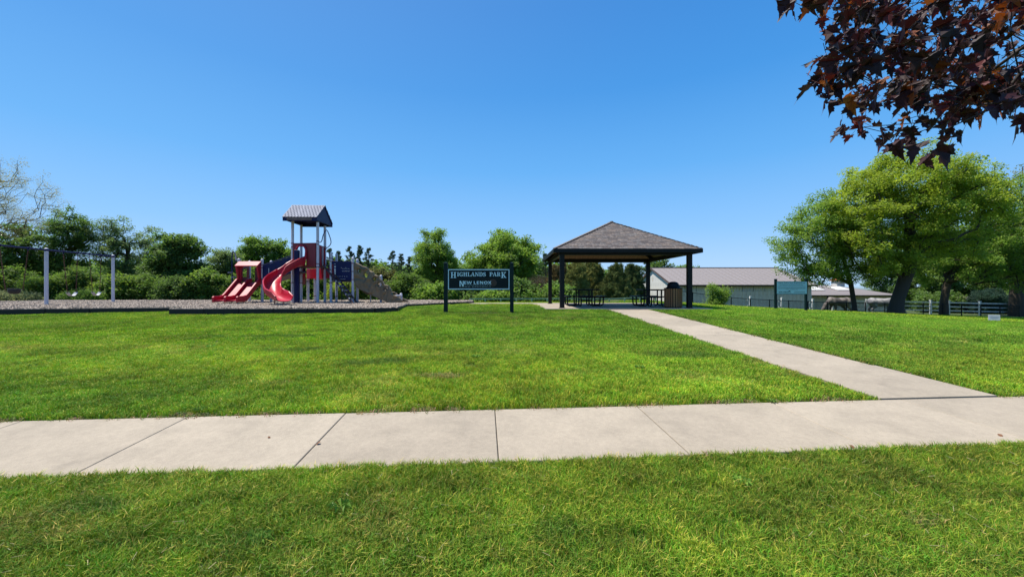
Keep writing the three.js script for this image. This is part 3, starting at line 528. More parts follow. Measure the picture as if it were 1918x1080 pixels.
    for (const s of [-1, 1]) mesh('gable_end', place(extrude(tri, 0.05, 0.01), s * (hl - 0.08) - 0.02, 0, 0, 0, Math.PI / 2), M.navy, roof);
    mesh('ridge_cap', bar(V(-hl, p + 0.012, 0), V(hl, p + 0.012, 0), 0.035, 0.035, 8), M.roofGrey, roof);
  }
  // grab hoop on the tower's side
  mesh('grab_hoop', tube([off(FR, 0.02, 0.02).setY(2.95), off(FR, 0.14, -0.05).setY(3.0), off(FR, 0.2, -0.15).setY(3.35), off(FR, 0.26, -0.35).setY(3.62), off(FR, 0.30, -0.6).setY(3.35), off(FR, 0.27, -0.8).setY(3.0), off(BR, -0.02, 0.2).setY(2.55), off(BR, 0, 0).setY(2.2)], 0.02, 60, 8), M.navy, T);
  // spiral slide: a chute swept along its path
  function sweep(path, prof, seg, bank, mouth) {
    const curve = new THREE.CatmullRomCurve3(path, false, 'centripetal'), pos = [], idx = [], uv = [], n = prof.length;
    for (let k = 0; k <= seg; k++) { const t = k / seg, p = curve.getPointAt(t), tg = curve.getTangentAt(t), h = V(tg.x, 0, tg.z).normalize(), lat = V(-h.z, 0, h.x), up = V(0, 1, 0), b = bank(t), q = new THREE.Quaternion().setFromAxisAngle(h, b), la = lat.clone().applyQuaternion(q), u2 = up.clone().applyQuaternion(q); prof.forEach(([x, y], i) => { const s = mouth ? mouth(t, i) : 1, v = p.clone().addScaledVector(la, x).addScaledVector(u2, y * s); pos.push(v.x, v.y, v.z); uv.push(i / n, t * 4); }); }
    for (let k = 0; k < seg; k++) for (let i = 0; i < n; i++) { const j = (i + 1) % n, a = k * n + i, b = k * n + j, c2 = a + n, d2 = b + n; idx.push(a, c2, b, b, c2, d2); }
    for (const k of [0, seg]) for (let i = 0; i < n / 2 - 1; i++) { const a = k * n + i, b = a + 1, c3 = k * n + n - 1 - i, d3 = c3 - 1; if (k) idx.push(a, b, c3, b, d3, c3); else idx.push(a, c3, b, b, c3, d3); }
    const g = new THREE.BufferGeometry(); g.setAttribute('position', new THREE.Float32BufferAttribute(pos, 3)); g.setAttribute('uv', new THREE.Float32BufferAttribute(uv, 2)); g.setIndex(idx); g.computeVertexNormals(); return toCreasedNormals(g, 0.9);
  }
  const inner = [[-0.34, 0.40], [-0.31, 0.38], [-0.295, 0.22], [-0.25, 0.09], [-0.15, 0.02], [0, 0], [0.15, 0.02], [0.25, 0.09], [0.295, 0.22], [0.31, 0.38], [0.34, 0.40]], outer = inner.slice().reverse().map(([x, y]) => [x * 1.05 + Math.sign(x) * 0.012, y > 0.37 ? y - 0.035 : y - 0.03]);
  const chute = [P(565, 19.25, 1.84), P(555, 19.0, 1.76), P(541, 18.7, 1.55), P(525, 18.4, 1.25), P(512.5, 18.1, 0.96), P(505.5, 17.75, 0.71), P(506, 17.4, 0.51), P(513, 17.05, 0.35), P(521.5, 16.82, 0.245), P(528, 16.62, 0.205), P(532.5, 16.46, 0.20)];
  const spiral = mesh('spiral_slide', sweep(chute, [...inner, ...outer], 70, (t) => (t < 0.3 ? 0.10 : t < 0.75 ? -0.24 * Math.sin((t - 0.3) / 0.45 * Math.PI) : 0), (t) => t > 0.9 ? 1 - (t - 0.9) * 4.5 : 1), M.red, T);
  for (const [px, d, h] of [[514, 17.0, 0.36], [530, 16.6, 0.2]]) { const c = P(px, d, 0); mesh('slide_leg', cyl(0.02, 0.02, h + 0.05, c.x, -0.1, c.z, 8), M.darkRed, spiral); }
  // double slide
  {
    const s = new THREE.Group(); s.name = 'double_slide'; T.add(s); const x0 = l3.x + 0.045, x1 = l1.x - 0.03, w = (x1 - x0) / 2, z0 = l3.z + 0.06;
    s.position.set(x0, 0, z0); const prof = [[-0.1, 1.03], [0.12, 1.02], [0.28, 0.93], [1.02, 0.32], [1.16, 0.235], [1.32, 0.20], [1.72, 0.185]];
    for (let k = 0; k < 2; k++) { const sh = poly([...prof, ...prof.slice().reverse().map(([a, b]) => [a, b - 0.035])]); const g = extrude(sh, w - 0.06, 0.004, 4); mesh('slide_bed', place(g, k * w + w - 0.03, 0, 0, 0, -Math.PI / 2), M.red, s); }
    const railTop = [[-0.1, 1.22], [0.05, 1.24], [0.2, 1.20], [1.0, 0.52], [1.14, 0.42], [1.3, 0.385], [1.70, 0.375], [1.76, 0.33]], railBot = [[1.74, 0.1], [1.3, 0.10], [1.1, 0.14], [0.3, 0.80], [0.1, 0.93], [-0.1, 0.94]];
    for (let k = 0; k < 3; k++) mesh('slide_rail', place(extrude(poly([...railTop, ...railBot]), k === 1 ? 0.07 : 0.06, 0.014, 4), k * w + 0.035, 0, 0, 0, -Math.PI / 2), M.red, s);
    // hood
    const L = x1 - x0 + 0.02, o = poly([[0, 1.0], [0.08, 1.0], [0.13, 1.25], [0.13, 1.72], [0.18, 1.81], [0.28, 1.85], [L - 0.28, 1.85], [L - 0.18, 1.81], [L - 0.13, 1.72], [L - 0.13, 1.25], [L - 0.08, 1.0], [L, 1.0], [L, 2.05], [0, 2.05]]);
    const hood = mesh('slide_hood', place(extrude(o, 0.10, 0.02, 4), 0, 0, -0.06), M.red, s);
    const fl = poly([[-0.06, 2.06], [0.0, 2.085], [0.30, 1.86], [0.31, 1.82], [0.26, 1.82], [-0.06, 1.99]]); mesh('hood_visor', place(extrude(fl, L - 0.02, 0.012, 3), L - 0.005, 0, 0.03, 0, -Math.PI / 2), M.red, hood);
    for (const q of [0.0, L - 0.085]) mesh('hood_cheek', place(extrude(poly([[0, 2.02], [0.26, 1.83], [0.14, 1.3], [0.06, 1.05], [0, 1.05]]), 0.06, 0.012, 3), q + 0.075, 0, 0.03, 0, -Math.PI / 2), M.red, hood);
  }
  panel('end_wall', off(l3, 0, -0.06), off(l2, 0, 0.06), 1.05, 1.95, M.darkRed, 0.04, [[[0.3, 1.3], [0.9, 1.3], [0.9, 1.75], [0.3, 1.75]]]);
  panel('back_wall', off(l2, 0.3, 0), off(l4, -0.06, 0), 1.03, 1.85, M.darkRed, 0.04);
  // navy bridge from the low deck up to the tower
  for (const dz of [0.06, -0.95]) {
    const a = off(l1, 0.07, dz), b = off(FL, -0.07, dz - 0.35), L = Math.hypot(b.x - a.x, b.z - a.z), sh = poly([[0, 1.0], [L, 1.55], [L, 2.36], [0, 1.86]]);
    const o = mesh('bridge_wall', place(extrude(sh, 0.04, 0.01, 3), 0, 0, -0.02), M.navy, T); o.position.set(a.x, 0, a.z); o.rotation.y = -Math.atan2(b.z - a.z, b.x - a.x);
    mesh('bridge_handrail', bar(V(0, 1.90, 0), V(L, 2.41, 0), 0.022), M.navy, o);
    if (dz > 0) for (let k = 1; k < 5; k++) mesh('bridge_slot', rbox(0.03, 0.24, 0.012, 0.004, L * k / 5, 1.52 + 0.1 * k, 0.032), k === 1 ? M.postWhite : M.navy, o);
  }
  { const a = off(l1, 0.06, -0.5), b = off(FL, 0, -0.75); mesh('bridge_floor', sqbar(V(a.x, 1.0, a.z), V(b.x, 1.58, b.z), 0.9, 0.06), M.darkMaroon, T); }
  // helical climber beside the low deck
  {
    const h = new THREE.Group(); h.name = 'pod_climber'; T.add(h); const c = P(434.4, 20.3, 0); h.position.set(c.x, 0, c.z);
    const top = hAt(471, 20.3); mesh('pole', tube([V(0, -0.1, 0), V(0, 1, 0), V(0, top - 0.12, 0), V(0.03, top - 0.01, 0), V(0.12, top - 0.06, 0), V(0.3, top - 0.32, 0.15), V(0.42, top - 0.5, 0.3)], 0.03, 60, 10), M.navy, h);
    for (let k = 0; k < 6; k++) { const a = k * 1.1 + 2.4, y = 0.35 + k * 0.24; mesh('pod_step', place(new THREE.CylinderGeometry(0.13, 0.10, 0.05, 16), Math.cos(a) * 0.13, y, Math.sin(a) * 0.13, 0.1, 0, 0.12), mat(C(0.10, 0.16, 0.34), 0.4), h); }
  }
  // navy activity panel on the low right deck
  {
    const p = panel('activity_panel', off(r1, 0.06, 0.03), off(r3, -0.06, 0.03), 1.13, 2.07, M.navy, 0.04), w = Math.hypot(r3.x - r1.x - 0.12, r3.z - r1.z), z = 0.032, wh = M.white;
    mesh('window_slot', rbox(0.07, 0.62, 0.012, 0.005, 0.06, 1.62, z), M.darkRed, p);
    mesh('white_marker', merge([rbox(0.075, 0.34, 0.014, 0.02, 0.18, 1.55, z), place(new THREE.CylinderGeometry(0.045, 0.045, 0.014, 14), 0.18, 1.80, z, Math.PI / 2), box(0.06, 0.025, 0.012, 0.18, 1.93, z)]), wh, p);
    const dots = []; for (let k = 0; k < 6; k++) dots.push(box(0.05, 0.018, 0.01, 0.2 + k * (w - 0.3) / 6, 1.32, z)); for (let k = 0; k < 4; k++) { dots.push(box(0.06, 0.016, 0.01, w - 0.42 + k * 0.1, 1.70, z)); dots.push(place(new THREE.TorusGeometry(0.03, 0.009, 5, 12, Math.PI), w - 0.42 + k * 0.1, 1.60, z, 0, 0, Math.PI)); } dots.push(box(0.05, 0.015, 0.01, w - 0.5, 1.75, z), box(0.05, 0.015, 0.01, w - 0.28, 1.75, z), box(0.4, 0.012, 0.01, w - 0.5, 1.19, z));
    mesh('white_prints', merge(dots), wh, p);
    panel('low_rail_panel', off(r2, 0.06, 0), off(r4, -0.06, 0), 1.13, 1.9, M.navy, 0.04); panel('low_rail_panel', off(r1, 0, -0.06), off(r2, 0, 0.06), 1.5, 2.15, M.red, 0.04);
  }
  // dark ladder climbing from the mulch to the tower
  {
    const g = new THREE.Group(); g.name = 'ladder_climber'; T.add(g); const a = P(605.5, 19.15, 1.86), b = P(661, 18.55, 0.02);
    for (const s of [0, 1]) mesh('ladder_rail', bar(off(a, 0, -s * 0.5), off(b, 0, -s * 0.5), 0.045, 0.045, 10), M.darkMaroon, g);
    for (let k = 1; k < 9; k++) { const p = a.clone().lerp(b, k / 9); mesh('rung', bar(off(p, 0, 0.07), off(p, 0, -0.57), 0.028), k > 3 ? M.seatGrey : M.darkMaroon, g); mesh('rung_clamp', bar(off(p, -0.03, 0.05).add(V(0, 0.05, 0)), off(p, 0.04, 0.05).add(V(0, 0.05, 0)), 0.022), k > 3 ? M.seatGrey : M.darkMaroon, g); }
  }
  // moulded rock climber
  {
    const g = new THREE.Group(); g.name = 'rock_climber'; T.add(g); const D = 19.45, o = P(662.5, D, 0); g.position.set(o.x, 0, o.z);
    const U = (zx) => X(380 + zx / 4.695, D) - X(662.5, D), W = (zy) => hAt(370 + zy / 4.695, D);
    const top = [[1327, 572], [1352, 572], [1385, 590], [1402, 600], [1425, 604], [1452, 622], [1470, 642], [1498, 655], [1513, 676], [1545, 690], [1562, 716], [1585, 740], [1597, 764], [1632, 772], [1650, 800], [1657, 832], [1668, 852], [1700, 862], [1730, 878], [1752, 905]], bot = [[1750, 925], [1690, 932], [1630, 922], [1560, 894], [1490, 862], [1430, 828], [1385, 812], [1340, 780], [1327, 700]];
    const s = new THREE.Shape(); [...top, ...bot].forEach(([x, y], i) => i ? s.lineTo(U(x), Math.max(0.0, W(y))) : s.moveTo(U(x), W(y))); s.closePath();
    const holes = [[1375, 645, 9, 17], [1432, 680, 9, 19], [1508, 718, 11, 14], [1553, 763, 11, 12], [1605, 803, 13, 9]];
    for (const [x, y, a, b] of holes) { const h = new THREE.Path(); h.absellipse(U(x), W(y), (a * 1.1 + 6) / 4.695 * D / F, (b * 1.0 + 5) / 4.695 * D / F, 0, 6.283, false, 0.2); s.holes.push(h); }
    const mk = () => { const e = new THREE.ExtrudeGeometry(s, { depth: 0.10, bevelEnabled: true, bevelThickness: 0.05, bevelSize: 0.03, bevelOffset: -0.03, bevelSegments: 3, curveSegments: 10 }); return e; };
    const relief = tex(256, (u, v) => { const q = fbm(u * 4 + 0.7 * fbm(u * 3, v * 3, 4, 2, 3), v * 4, 6, 3, 4); return 0.5 + 0.5 * Math.sin(q * 26 + u * 6.283); }, false, 0.35);
    const rock = mat(C(0.215, 0.158, 0.088), 0.7, { map: scuff, bumpMap: relief, bumpScale: 0.07 });
    mesh('side_wall', place(mk(), 0, 0, -0.08), rock, g); { const e = mk(); e.scale(1, 0.62, 1); mesh('side_wall', place(e, 0.05, 0, -1.0), rock, g); }
    const path = [[1340, 600], [1400, 640], [1480, 700], [1560, 775], [1620, 840], [1680, 890], [1745, 922]].map(([x, y]) => [U(x), Math.max(0.02, W(y) * 0.66 - 0.03)]);
    mesh('climbing_face', place(extrude(poly([...path, ...path.slice().reverse().map(([x, y]) => [x, y - 0.05])]), 0.85, 0), 0, 0, -0.93), rock, g);
    const kn = []; const rr = rng(8); for (let k = 0; k < 14; k++) { const [x, y] = path[Math.floor(rr() * 6)], q = path[1 + Math.floor(k / 3) % 6]; kn.push(place(new THREE.IcosahedronGeometry(0.06 + rr() * 0.04, 1), q[0] + (rr() - 0.5) * 0.2, q[1] + 0.03, -0.2 - rr() * 0.7)); }
    mesh('hand_hold', merge(kn), rock, g); mesh('foot_bar', bar(P(736, 19.5, 0.36).sub(o), P(752, 19.9, 0.38).sub(o), 0.035), M.postWhite, g);
    mesh('footing', cyl(0.03, 0.03, 0.3, P(713, 19.5, 0).x - o.x, -0.1, -0.1, 8), M.postWhite, g); mesh('footing', cyl(0.03, 0.03, 0.2, P(727, 19.4, 0).x - o.x, -0.1, 0, 8), M.postWhite, g);
  }
  // vertical rung ladder behind
  { const a = P(640, 20.8, 0); for (const q of [0, 0.38]) mesh('ladder_side', bar(V(a.x + q, -0.05, a.z), V(a.x + q, 1.15, a.z), 0.018), M.navy, T); for (let k = 0; k < 5; k++) mesh('ladder_rung', bar(V(a.x, 0.2 + k * 0.22, a.z), V(a.x + 0.38, 0.2 + k * 0.22, a.z), 0.014), M.navy, T); }
}
// ---------------------------------------------------------------- swing set and swings
{
  const A = V(X(86, 17.2), MULCH_Y, -17.2), B = V(X(211, 20.7), MULCH_Y, -20.7), dir = B.clone().sub(A), H = Y(467, 17.2) - MULCH_Y;
  const S = thing('swing_set', 'long swing set with white posts and navy top beam', 'swing set', A.toArray());
  const E = dir.clone().multiplyScalar(-0.78), ends = [E, V(0, 0, 0), dir];
  for (const p of ends) { const m = mesh('post', merge([cyl(0.064, 0.064, H + 0.1, 0, -0.1, 0, 18), place(new THREE.SphereGeometry(0.072, 18, 10), 0, H, 0)]), M.postWhite, S); m.position.copy(p); mesh('beam_collar', cyl(0.075, 0.075, 0.09, 0, H - 0.07, 0, 18), M.navy, m); }
  mesh('top_beam', bar(V(E.x, H - 0.02, E.z), V(dir.x, H - 0.02, dir.z), 0.036, 0.036, 12), M.navy, S);
  for (const t of [0.22, 0.42, 0.60, 0.79, -0.22, -0.52]) mesh('hanger', merge([place(new THREE.TorusGeometry(0.045, 0.012, 6, 14), dir.x * t, H - 0.02, dir.z * t, 0, 0.17), bar(V(dir.x * t, H - 0.06, dir.z * t), V(dir.x * t, H - 0.13, dir.z * t), 0.012)]), M.navy, S);
  function swing(t0, t1, seatH, bucket, label, push) {
    const a = A.clone().addScaledVector(dir, t0), b = A.clone().addScaledVector(dir, t1), c = a.clone().add(b).multiplyScalar(0.5), w = thing('swing', label, 'swing', [c.x, MULCH_Y + seatH, c.z], 0, 'swings hanging from the swing set');
    const u = b.clone().sub(a).normalize(), hw = a.distanceTo(b) / 2, sw = hw * 0.62, yt = H - 0.14 - seatH;
    for (const q of [-1, 1]) {
      const p0 = u.clone().multiplyScalar(q * hw).setY(yt), p1 = u.clone().multiplyScalar(q * sw).add(V(push, 0.04, 0)), links = [], n = 34;
      for (let k = 0; k < n; k++) { const m = p0.clone().lerp(p1, (k + 0.5) / n); const l = new THREE.TorusGeometry(0.024, 0.0075, 4, 8); l.scale(0.7, 1.45, 1); links.push(place(l, m.x, m.y, m.z, 0, k % 2 ? 0.2 : 1.77)); }
      const m = mesh('chain', merge(links), M.chain, w); m.userData.kind = 'stuff';
    }
    if (bucket) { const g = new THREE.LatheGeometry([[0.02, -0.14], [0.12, -0.13], [0.17, -0.05], [0.18, 0.08], [0.165, 0.09], [0.15, -0.04], [0.10, -0.11], [0.02, -0.12]].map(([x, y]) => new THREE.Vector2(x, y)), 20); mesh('bucket_seat', place(g, push, 0.02, 0), M.rubber, w); }
    else { const pts = [], n = 10; for (let k = 0; k <= n; k++) { const s = k / n * 2 - 1; pts.push([s * sw, 0.045 - 0.17 * (1 - s * s)]); } const sh = poly([...pts, ...pts.slice().reverse().map(([x, y]) => [x, y + 0.014])]); const g = extrude(sh, 0.15, 0.003, 3); g.translate(0, 0, -0.075); mesh('belt_seat', place(g, push, 0, 0, 0, Math.atan2(-u.z, u.x)), M.seatGrey, w); }
  }
  swing(0.22, 0.42, 0.50, false, 'grey belt swing nearer the first white swing post', 0.06);
  swing(0.60, 0.79, 0.50, false, 'grey belt swing nearer the far white swing post', 0.05);
  swing(-0.22, -0.52, 0.62, true, 'black bucket swing in the bay at the picture edge', 0.0);
}

// ---------------------------------------------------------------- barns
{
  const d0 = 57, d1 = 73, x0 = X(1262, d0), x1 = 43.1, base = -1.6, eave = Y(531.5, d0), ridge = Y(502.5, (d0 + d1) / 2), cx = (x0 + x1) / 2, cd = (d0 + d1) / 2, L = x1 - x0, W = d1 - d0, he = eave - base, hr = ridge - base;
  const b = thing('barn', 'long beige metal barn with grey roof behind the pavilion', 'barn', [cx, base, -cd]);
  mesh('foundation', box(L + 0.3, 0.7, W + 0.3, 0, -0.25, 0), concreteTones[1], b);
  // long walls of ribbed sheets with a strip of translucent panels under the eave
  for (const s of [1, -1]) {
    const wall = mesh('long_wall', box(L, he - 1.1, 0.12, 0, (he - 1.1) / 2, s * W / 2), M.barnWall, b), ribs = [];
    for (let x = -L / 2 + 0.3; x < L / 2; x += 0.6) ribs.push(box(0.06, he - 1.1, 0.05, x, (he - 1.1) / 2, s * (W / 2 + 0.08)));
    mesh('wall_ribs', merge(ribs), M.barnWall, wall).userData.kind = 'stuff';
    for (let k = 0; k < 12; k++) { const w = L / 12, p = mesh('light_panel', box(w - 0.08, 1.08, 0.08, -L / 2 + (k + 0.5) * w, he - 0.55, s * W / 2), mat(C(0.42 + 0.05 * (k % 3), 0.42 + 0.04 * (k % 3), 0.40), 0.4), b); if (s > 0) for (let q = 0; q < 3; q++) mesh('panel_batten', box(0.05, 1.06, 0.05, -L / 2 + (k + 0.2 + q * 0.3) * w, he - 0.55, s * W / 2 + 0.06), M.barnWall, p); }
    const run = W / 2 + 0.7, sl = Math.hypot(run, (hr - he) * run / (W / 2)), ang = Math.atan2(hr - he, W / 2);
    const rf = mesh('roof', box(L + 1.0, 0.12, sl, 0, 0, 0), M.barnRoof, b); rf.position.set(0, hr - Math.sin(ang) * sl / 2 + 0.05, s * Math.cos(ang) * sl / 2); rf.rotation.x = s * ang;
    const seams = []; for (let x = -L / 2 - 0.4; x < L / 2 + 0.5; x += 0.9) seams.push(box(0.035, 0.03, sl - 0.02, x, 0.073, 0)); mesh('roof_seams', merge(seams), M.barnRoof, rf).userData.kind = 'stuff';
    mesh('eave_trim', box(L + 1.04, 0.22, 0.08, 0, -0.09, s * (sl / 2 - 0.02)), M.barnTrim, rf);
  }
  mesh('ridge_cap', box(L + 1.02, 0.1, 0.5, 0, hr + 0.12, 0), M.barnRoof, b);
  const tri = poly([[-W / 2, 0], [W / 2, 0], [W / 2, he], [0, hr - 0.05], [-W / 2, he]]);
  for (const s of [-1, 1]) {
    const g = mesh('gable_wall', place(extrude(tri, 0.14), s * (L / 2 + 0.02) - (s > 0 ? 0 : 0.14), 0, 0, 0, Math.PI / 2), M.barnWhite, b);
    if (s < 0) {
      mesh('door_track', box(0.08, 0.14, 8.2, -L / 2 - 0.2, 3.0, 0), M.barnWall, g);
      for (const q of [-1, 1]) mesh('sliding_door', box(0.07, 2.95, 3.55, -L / 2 - 0.19, 1.5, q * 1.79), M.barnWhite, g);
      mesh('gable_vent', box(0.06, 0.9, 0.22, -L / 2 - 0.17, 4.9, 0), M.barnWall, g);
    }
    for (const q of [-1, 1]) mesh('barge_board', sqbar(V(s * (L / 2 + 0.47), hr - 0.02, 0), V(s * (L / 2 + 0.47), he - 0.25, q * (W / 2 + 0.66)), 0.06, 0.24), M.taupe, b);
  }
}
{
  const d0 = 60, W = 11, d1 = d0 + W, x0 = 43.6, x1 = X(1676, d0), base = -1.9, eave = Y(552.5, d0), ridge = Y(534, d0 + W / 2), cx = (x0 + x1) / 2, L = x1 - x0, he = eave - base, hr = ridge - base;
  const b = thing('stable', 'low beige stable with hipped grey roof and copper cupola', 'stable', [cx, base, -(d0 + W / 2)]);
  mesh('wall', box(L, he, W, 0, he / 2, 0), M.barnWall, b);
  const ribs = []; for (let x = -L / 2 + 0.4; x < L / 2; x += 0.8) ribs.push(box(0.05, he - 0.02, 0.04, x, he / 2, W / 2 + 0.02)); mesh('wall_ribs', merge(ribs), M.barnWall, b).userData.kind = 'stuff';
  const o = 0.6, A = [-L / 2 - o, he, W / 2 + o], B = [L / 2 + o, he, W / 2 + o], Cc = [L / 2 + o, he, -W / 2 - o], D = [-L / 2 - o, he, -W / 2 - o], R0 = [-L / 2 - o, hr, 0], R1 = [L / 2 - W * 0.45, hr, 0];
  const g = new THREE.BufferGeometry(), pos = []; const q = (...v) => pos.push(...v.flat()); q(A, B, R1, A, R1, R0); q(B, Cc, R1); q(Cc, D, R0, Cc, R0, R1); q(D, A, R0); q(A, D, Cc, A, Cc, B);
  g.setAttribute('position', new THREE.Float32BufferAttribute(pos, 3)); g.computeVertexNormals(); const rf = mesh('roof', g, M.barnRoof, b);
  mesh('gutter', box(L + 1.3, 0.16, 0.12, 0, he - 0.06, W / 2 + o + 0.04), M.barnTrim, rf);
  for (const [fx, w] of [[0.30, 2.6], [0.60, 2.2]]) { const s = mesh('skylight', box(w, 0.06, 2.4, 0, 0, 0), M.barnWhite, rf); s.position.set(-L / 2 + L * fx, lerp(he, hr, 0.62) + 0.09, (W / 2 + o) * 0.38); s.rotation.x = Math.atan2(hr - he, W / 2 + o); }
  const cux = X(1570, d0 + W / 2) - cx, cu = new THREE.Group(); cu.name = 'cupola'; b.add(cu); cu.position.set(cux, hr - 0.25, 0);
  mesh('cupola_box', box(1.25, 1.0, 1.25, 0, 0.5, 0), M.barnWhite, cu); mesh('louvres', merge([0.45, 0.6, 0.75].map((y) => box(0.9, 0.06, 0.05, 0, y, 0.645))), M.barnWall, cu);
  mesh('copper_roof', place(new THREE.ConeGeometry(1.2, 0.75, 4), 0, 1.37, 0, 0, Math.PI / 4), M.copper, cu);
  mesh('downpipe', box(0.14, he, 0.12, X(1550, d0) - cx, he / 2, W / 2 + 0.1), M.barnTrim, b);
  const door = mesh('door', box(1.0, 1.75, 0.06, X(1596, d0) - cx, 0.9, W / 2 + 0.06), M.barnWhite, b); mesh('door_frame', merge([box(1.2, 0.08, 0.08, X(1596, d0) - cx, 1.82, W / 2 + 0.07), box(0.08, 1.8, 0.08, X(1596, d0) - cx - 0.56, 0.9, W / 2 + 0.07), box(0.08, 1.8, 0.08, X(1596, d0) - cx + 0.56, 0.9, W / 2 + 0.07)]), M.barnTrim, door);
}
{ // run-in shelter far to the side
  const d = 44, x = X(1836, d), gy = ground(x, -d), s = thing('field_shelter', 'small dark open field shelter with a teal drum beyond the rails', 'shelter', [x, gy, -d], -0.2);
  mesh('back_wall', box(3.6, 1.7, 0.1, 0, 0.85, -1), M.barnTrim, s); for (const q of [-1, 1]) mesh('side_wall', box(0.1, 1.6, 2, q * 1.75, 0.8, 0), M.barnTrim, s); mesh('roof', box(4.2, 0.08, 2.6, 0, 1.78, 0, 0.08), M.taupe, s);
  const b = thing('teal_drum', 'teal plastic drum inside the dark field shelter', 'drum', [x - 0.15, gy, -d + 0.3]); mesh('body', new THREE.LatheGeometry([[0, 0], [0.4, 0], [0.42, 0.1], [0.42, 0.9], [0.38, 0.98], [0, 0.98]].map(([a, c]) => new THREE.Vector2(a, c)), 20), mat(C(0.02, 0.26, 0.30), 0.5), b); mesh('hoop', place(new THREE.TorusGeometry(0.425, 0.02, 6, 24), 0, 0.5, 0, Math.PI / 2), mat(C(0.02, 0.26, 0.30), 0.5), b);
}
// ---------------------------------------------------------------- fences
{
  const f = thing('chain_link_fence', 'black chain link fence in front of the horses and barns', 'fence');
  const pts = []; for (let k = 0; k <= 18; k++) { const px = 1262 + k * 36, d = 31 - 0.01 * k; pts.push(V(X(px, d), ground(X(px, d), -d), -d)); }
  const Hf = 1.05, wires = [];
  pts.forEach((p, i) => {
    mesh('fence_post', cyl(0.035, 0.035, Hf + 0.25, p.x, p.y - 0.2, p.z, 8), M.black, f);
    const n = pts[i + 1]; if (!n) return;
    mesh('top_rail', bar(p.clone().setY(p.y + Hf), n.clone().setY(n.y + Hf), 0.026, 0.026, 6), M.black, f); mesh('bottom_wire', bar(p.clone().setY(p.y + 0.08), n.clone().setY(n.y + 0.08), 0.008, 0.008, 4), M.black, f);
    const s = 0.13, L = p.distanceTo(n); for (let u = -Hf; u < L; u += s) for (const q of [1, -1]) { let a = u, b = u + Hf, ya = 0.05, yb = Hf; const t = (v) => p.clone().lerp(n, v / L); if (a < 0) { ya += -a; a = 0; } if (b > L) { yb -= b - L; b = L; } if (b - a < 0.05) continue; const A = t(q > 0 ? a : L - a), B = t(q > 0 ? b : L - b); A.y += ya; B.y += yb; wires.push(bar(A, B, 0.0035, 0.0035, 3)); }
  });
  mesh('wire_mesh', merge(wires), M.black, f).userData.kind = 'stuff';
  function railFence(label, posts, d, rails, Hw) {
    const w = thing('rail_fence', label, 'fence'); const P = posts.map((px) => V(X(px, d), ground(X(px, d), -d), -d));
    P.forEach((p, i) => { const m = mesh('rail_post', rbox(0.13, Hw + 0.3, 0.13, 0.01, p.x, p.y + Hw / 2 - 0.15, p.z), M.white, w); mesh('post_cap', box(0.17, 0.05, 0.17, p.x, p.y + Hw + 0.028, p.z), M.white, m); const n = P[i + 1]; if (n) for (const h of rails) mesh('rail', sqbar(V(p.x, p.y + h, p.z), V(n.x, n.y + h, n.z), 0.05, 0.10), M.white, w); });
    return w;
  }
  railFence('white three rail fence beyond the horses and big trunks', [1560, 1624, 1688, 1744, 1778, 1836, 1903, 1960], 36.5, [0.35, 0.72, 1.1], 1.25);
  for (const [px, nm] of [[1406, 'bush beside the pavilion'], [1465, 'first post of the notice board'], [1523, 'second post of the notice board']]) { const d = 33.2, x = X(px, d), p = thing('paddock_post', 'white paddock post with cut rail stubs nearest the ' + nm, 'post', [x, ground(x, -d), -d]); mesh('shaft', rbox(0.14, 1.5, 0.14, 0.012, 0, 0.55, 0), M.white, p); for (const h of [0.5, 1.0]) mesh('rail_stub', box(0.24, 0.13, 0.05, -0.15, h, 0), M.white, p); }
  const low = thing('low_rail', 'low pale green rail on short posts behind the lawn', 'rail'); const q = []; for (let k = 0; k < 13; k++) { const px = 880 + k * 29, d = 26.2 + (k > 6 ? 0.3 * (k - 6) : 0), x = X(px, d); q.push(V(x, ground(x, -d), -d)); }
  q.forEach((p, i) => { mesh('short_post', rbox(0.09, 0.6, 0.09, 0.01, p.x, p.y + 0.05, p.z), M.rail, low); const n = q[i + 1]; if (n) mesh('rail', sqbar(V(p.x, p.y + 0.33, p.z), V(n.x, n.y + 0.33, n.z), 0.05, 0.075), M.rail, low); });
}
// ---------------------------------------------------------------- horses
function sdfMesh(size, centre, res, field) {
  const mc = new MarchingCubes(res, new THREE.MeshBasicMaterial(), false, false, 60000); mc.isolation = 0; const h = res / 2;
  for (let k = 0; k < res; k++) for (let j = 0; j < res; j++) for (let i = 0; i < res; i++) { const p = V((i - h) / h * size + centre.x, (j - h) / h * size + centre.y, (k - h) / h * size + centre.z); mc.field[i + j * res + k * res * res] = -field(p); }
  mc.update(); const n = mc.count ?? mc.geometry.drawRange.count, g = new THREE.BufferGeometry();
  g.setAttribute('position', new THREE.BufferAttribute(mc.positionArray.slice(0, n * 3), 3)); g.scale(size, size, size); g.translate(centre.x, centre.y, centre.z); 
  const m = mergeVertices(g, 1e-4); m.computeVertexNormals(); return m;
}
const smin = (a, b, k) => { const h = Math.max(k - Math.abs(a - b), 0) / k; return Math.min(a, b) - h * h * k * 0.25; };
function capsule(p, a, b, ra, rb) { const ab = b.clone().sub(a), t = Math.min(1, Math.max(0, p.clone().sub(a).dot(ab) / ab.lengthSq())); return p.distanceTo(a.clone().addScaledVector(ab, t)) - lerp(ra, rb, t); }
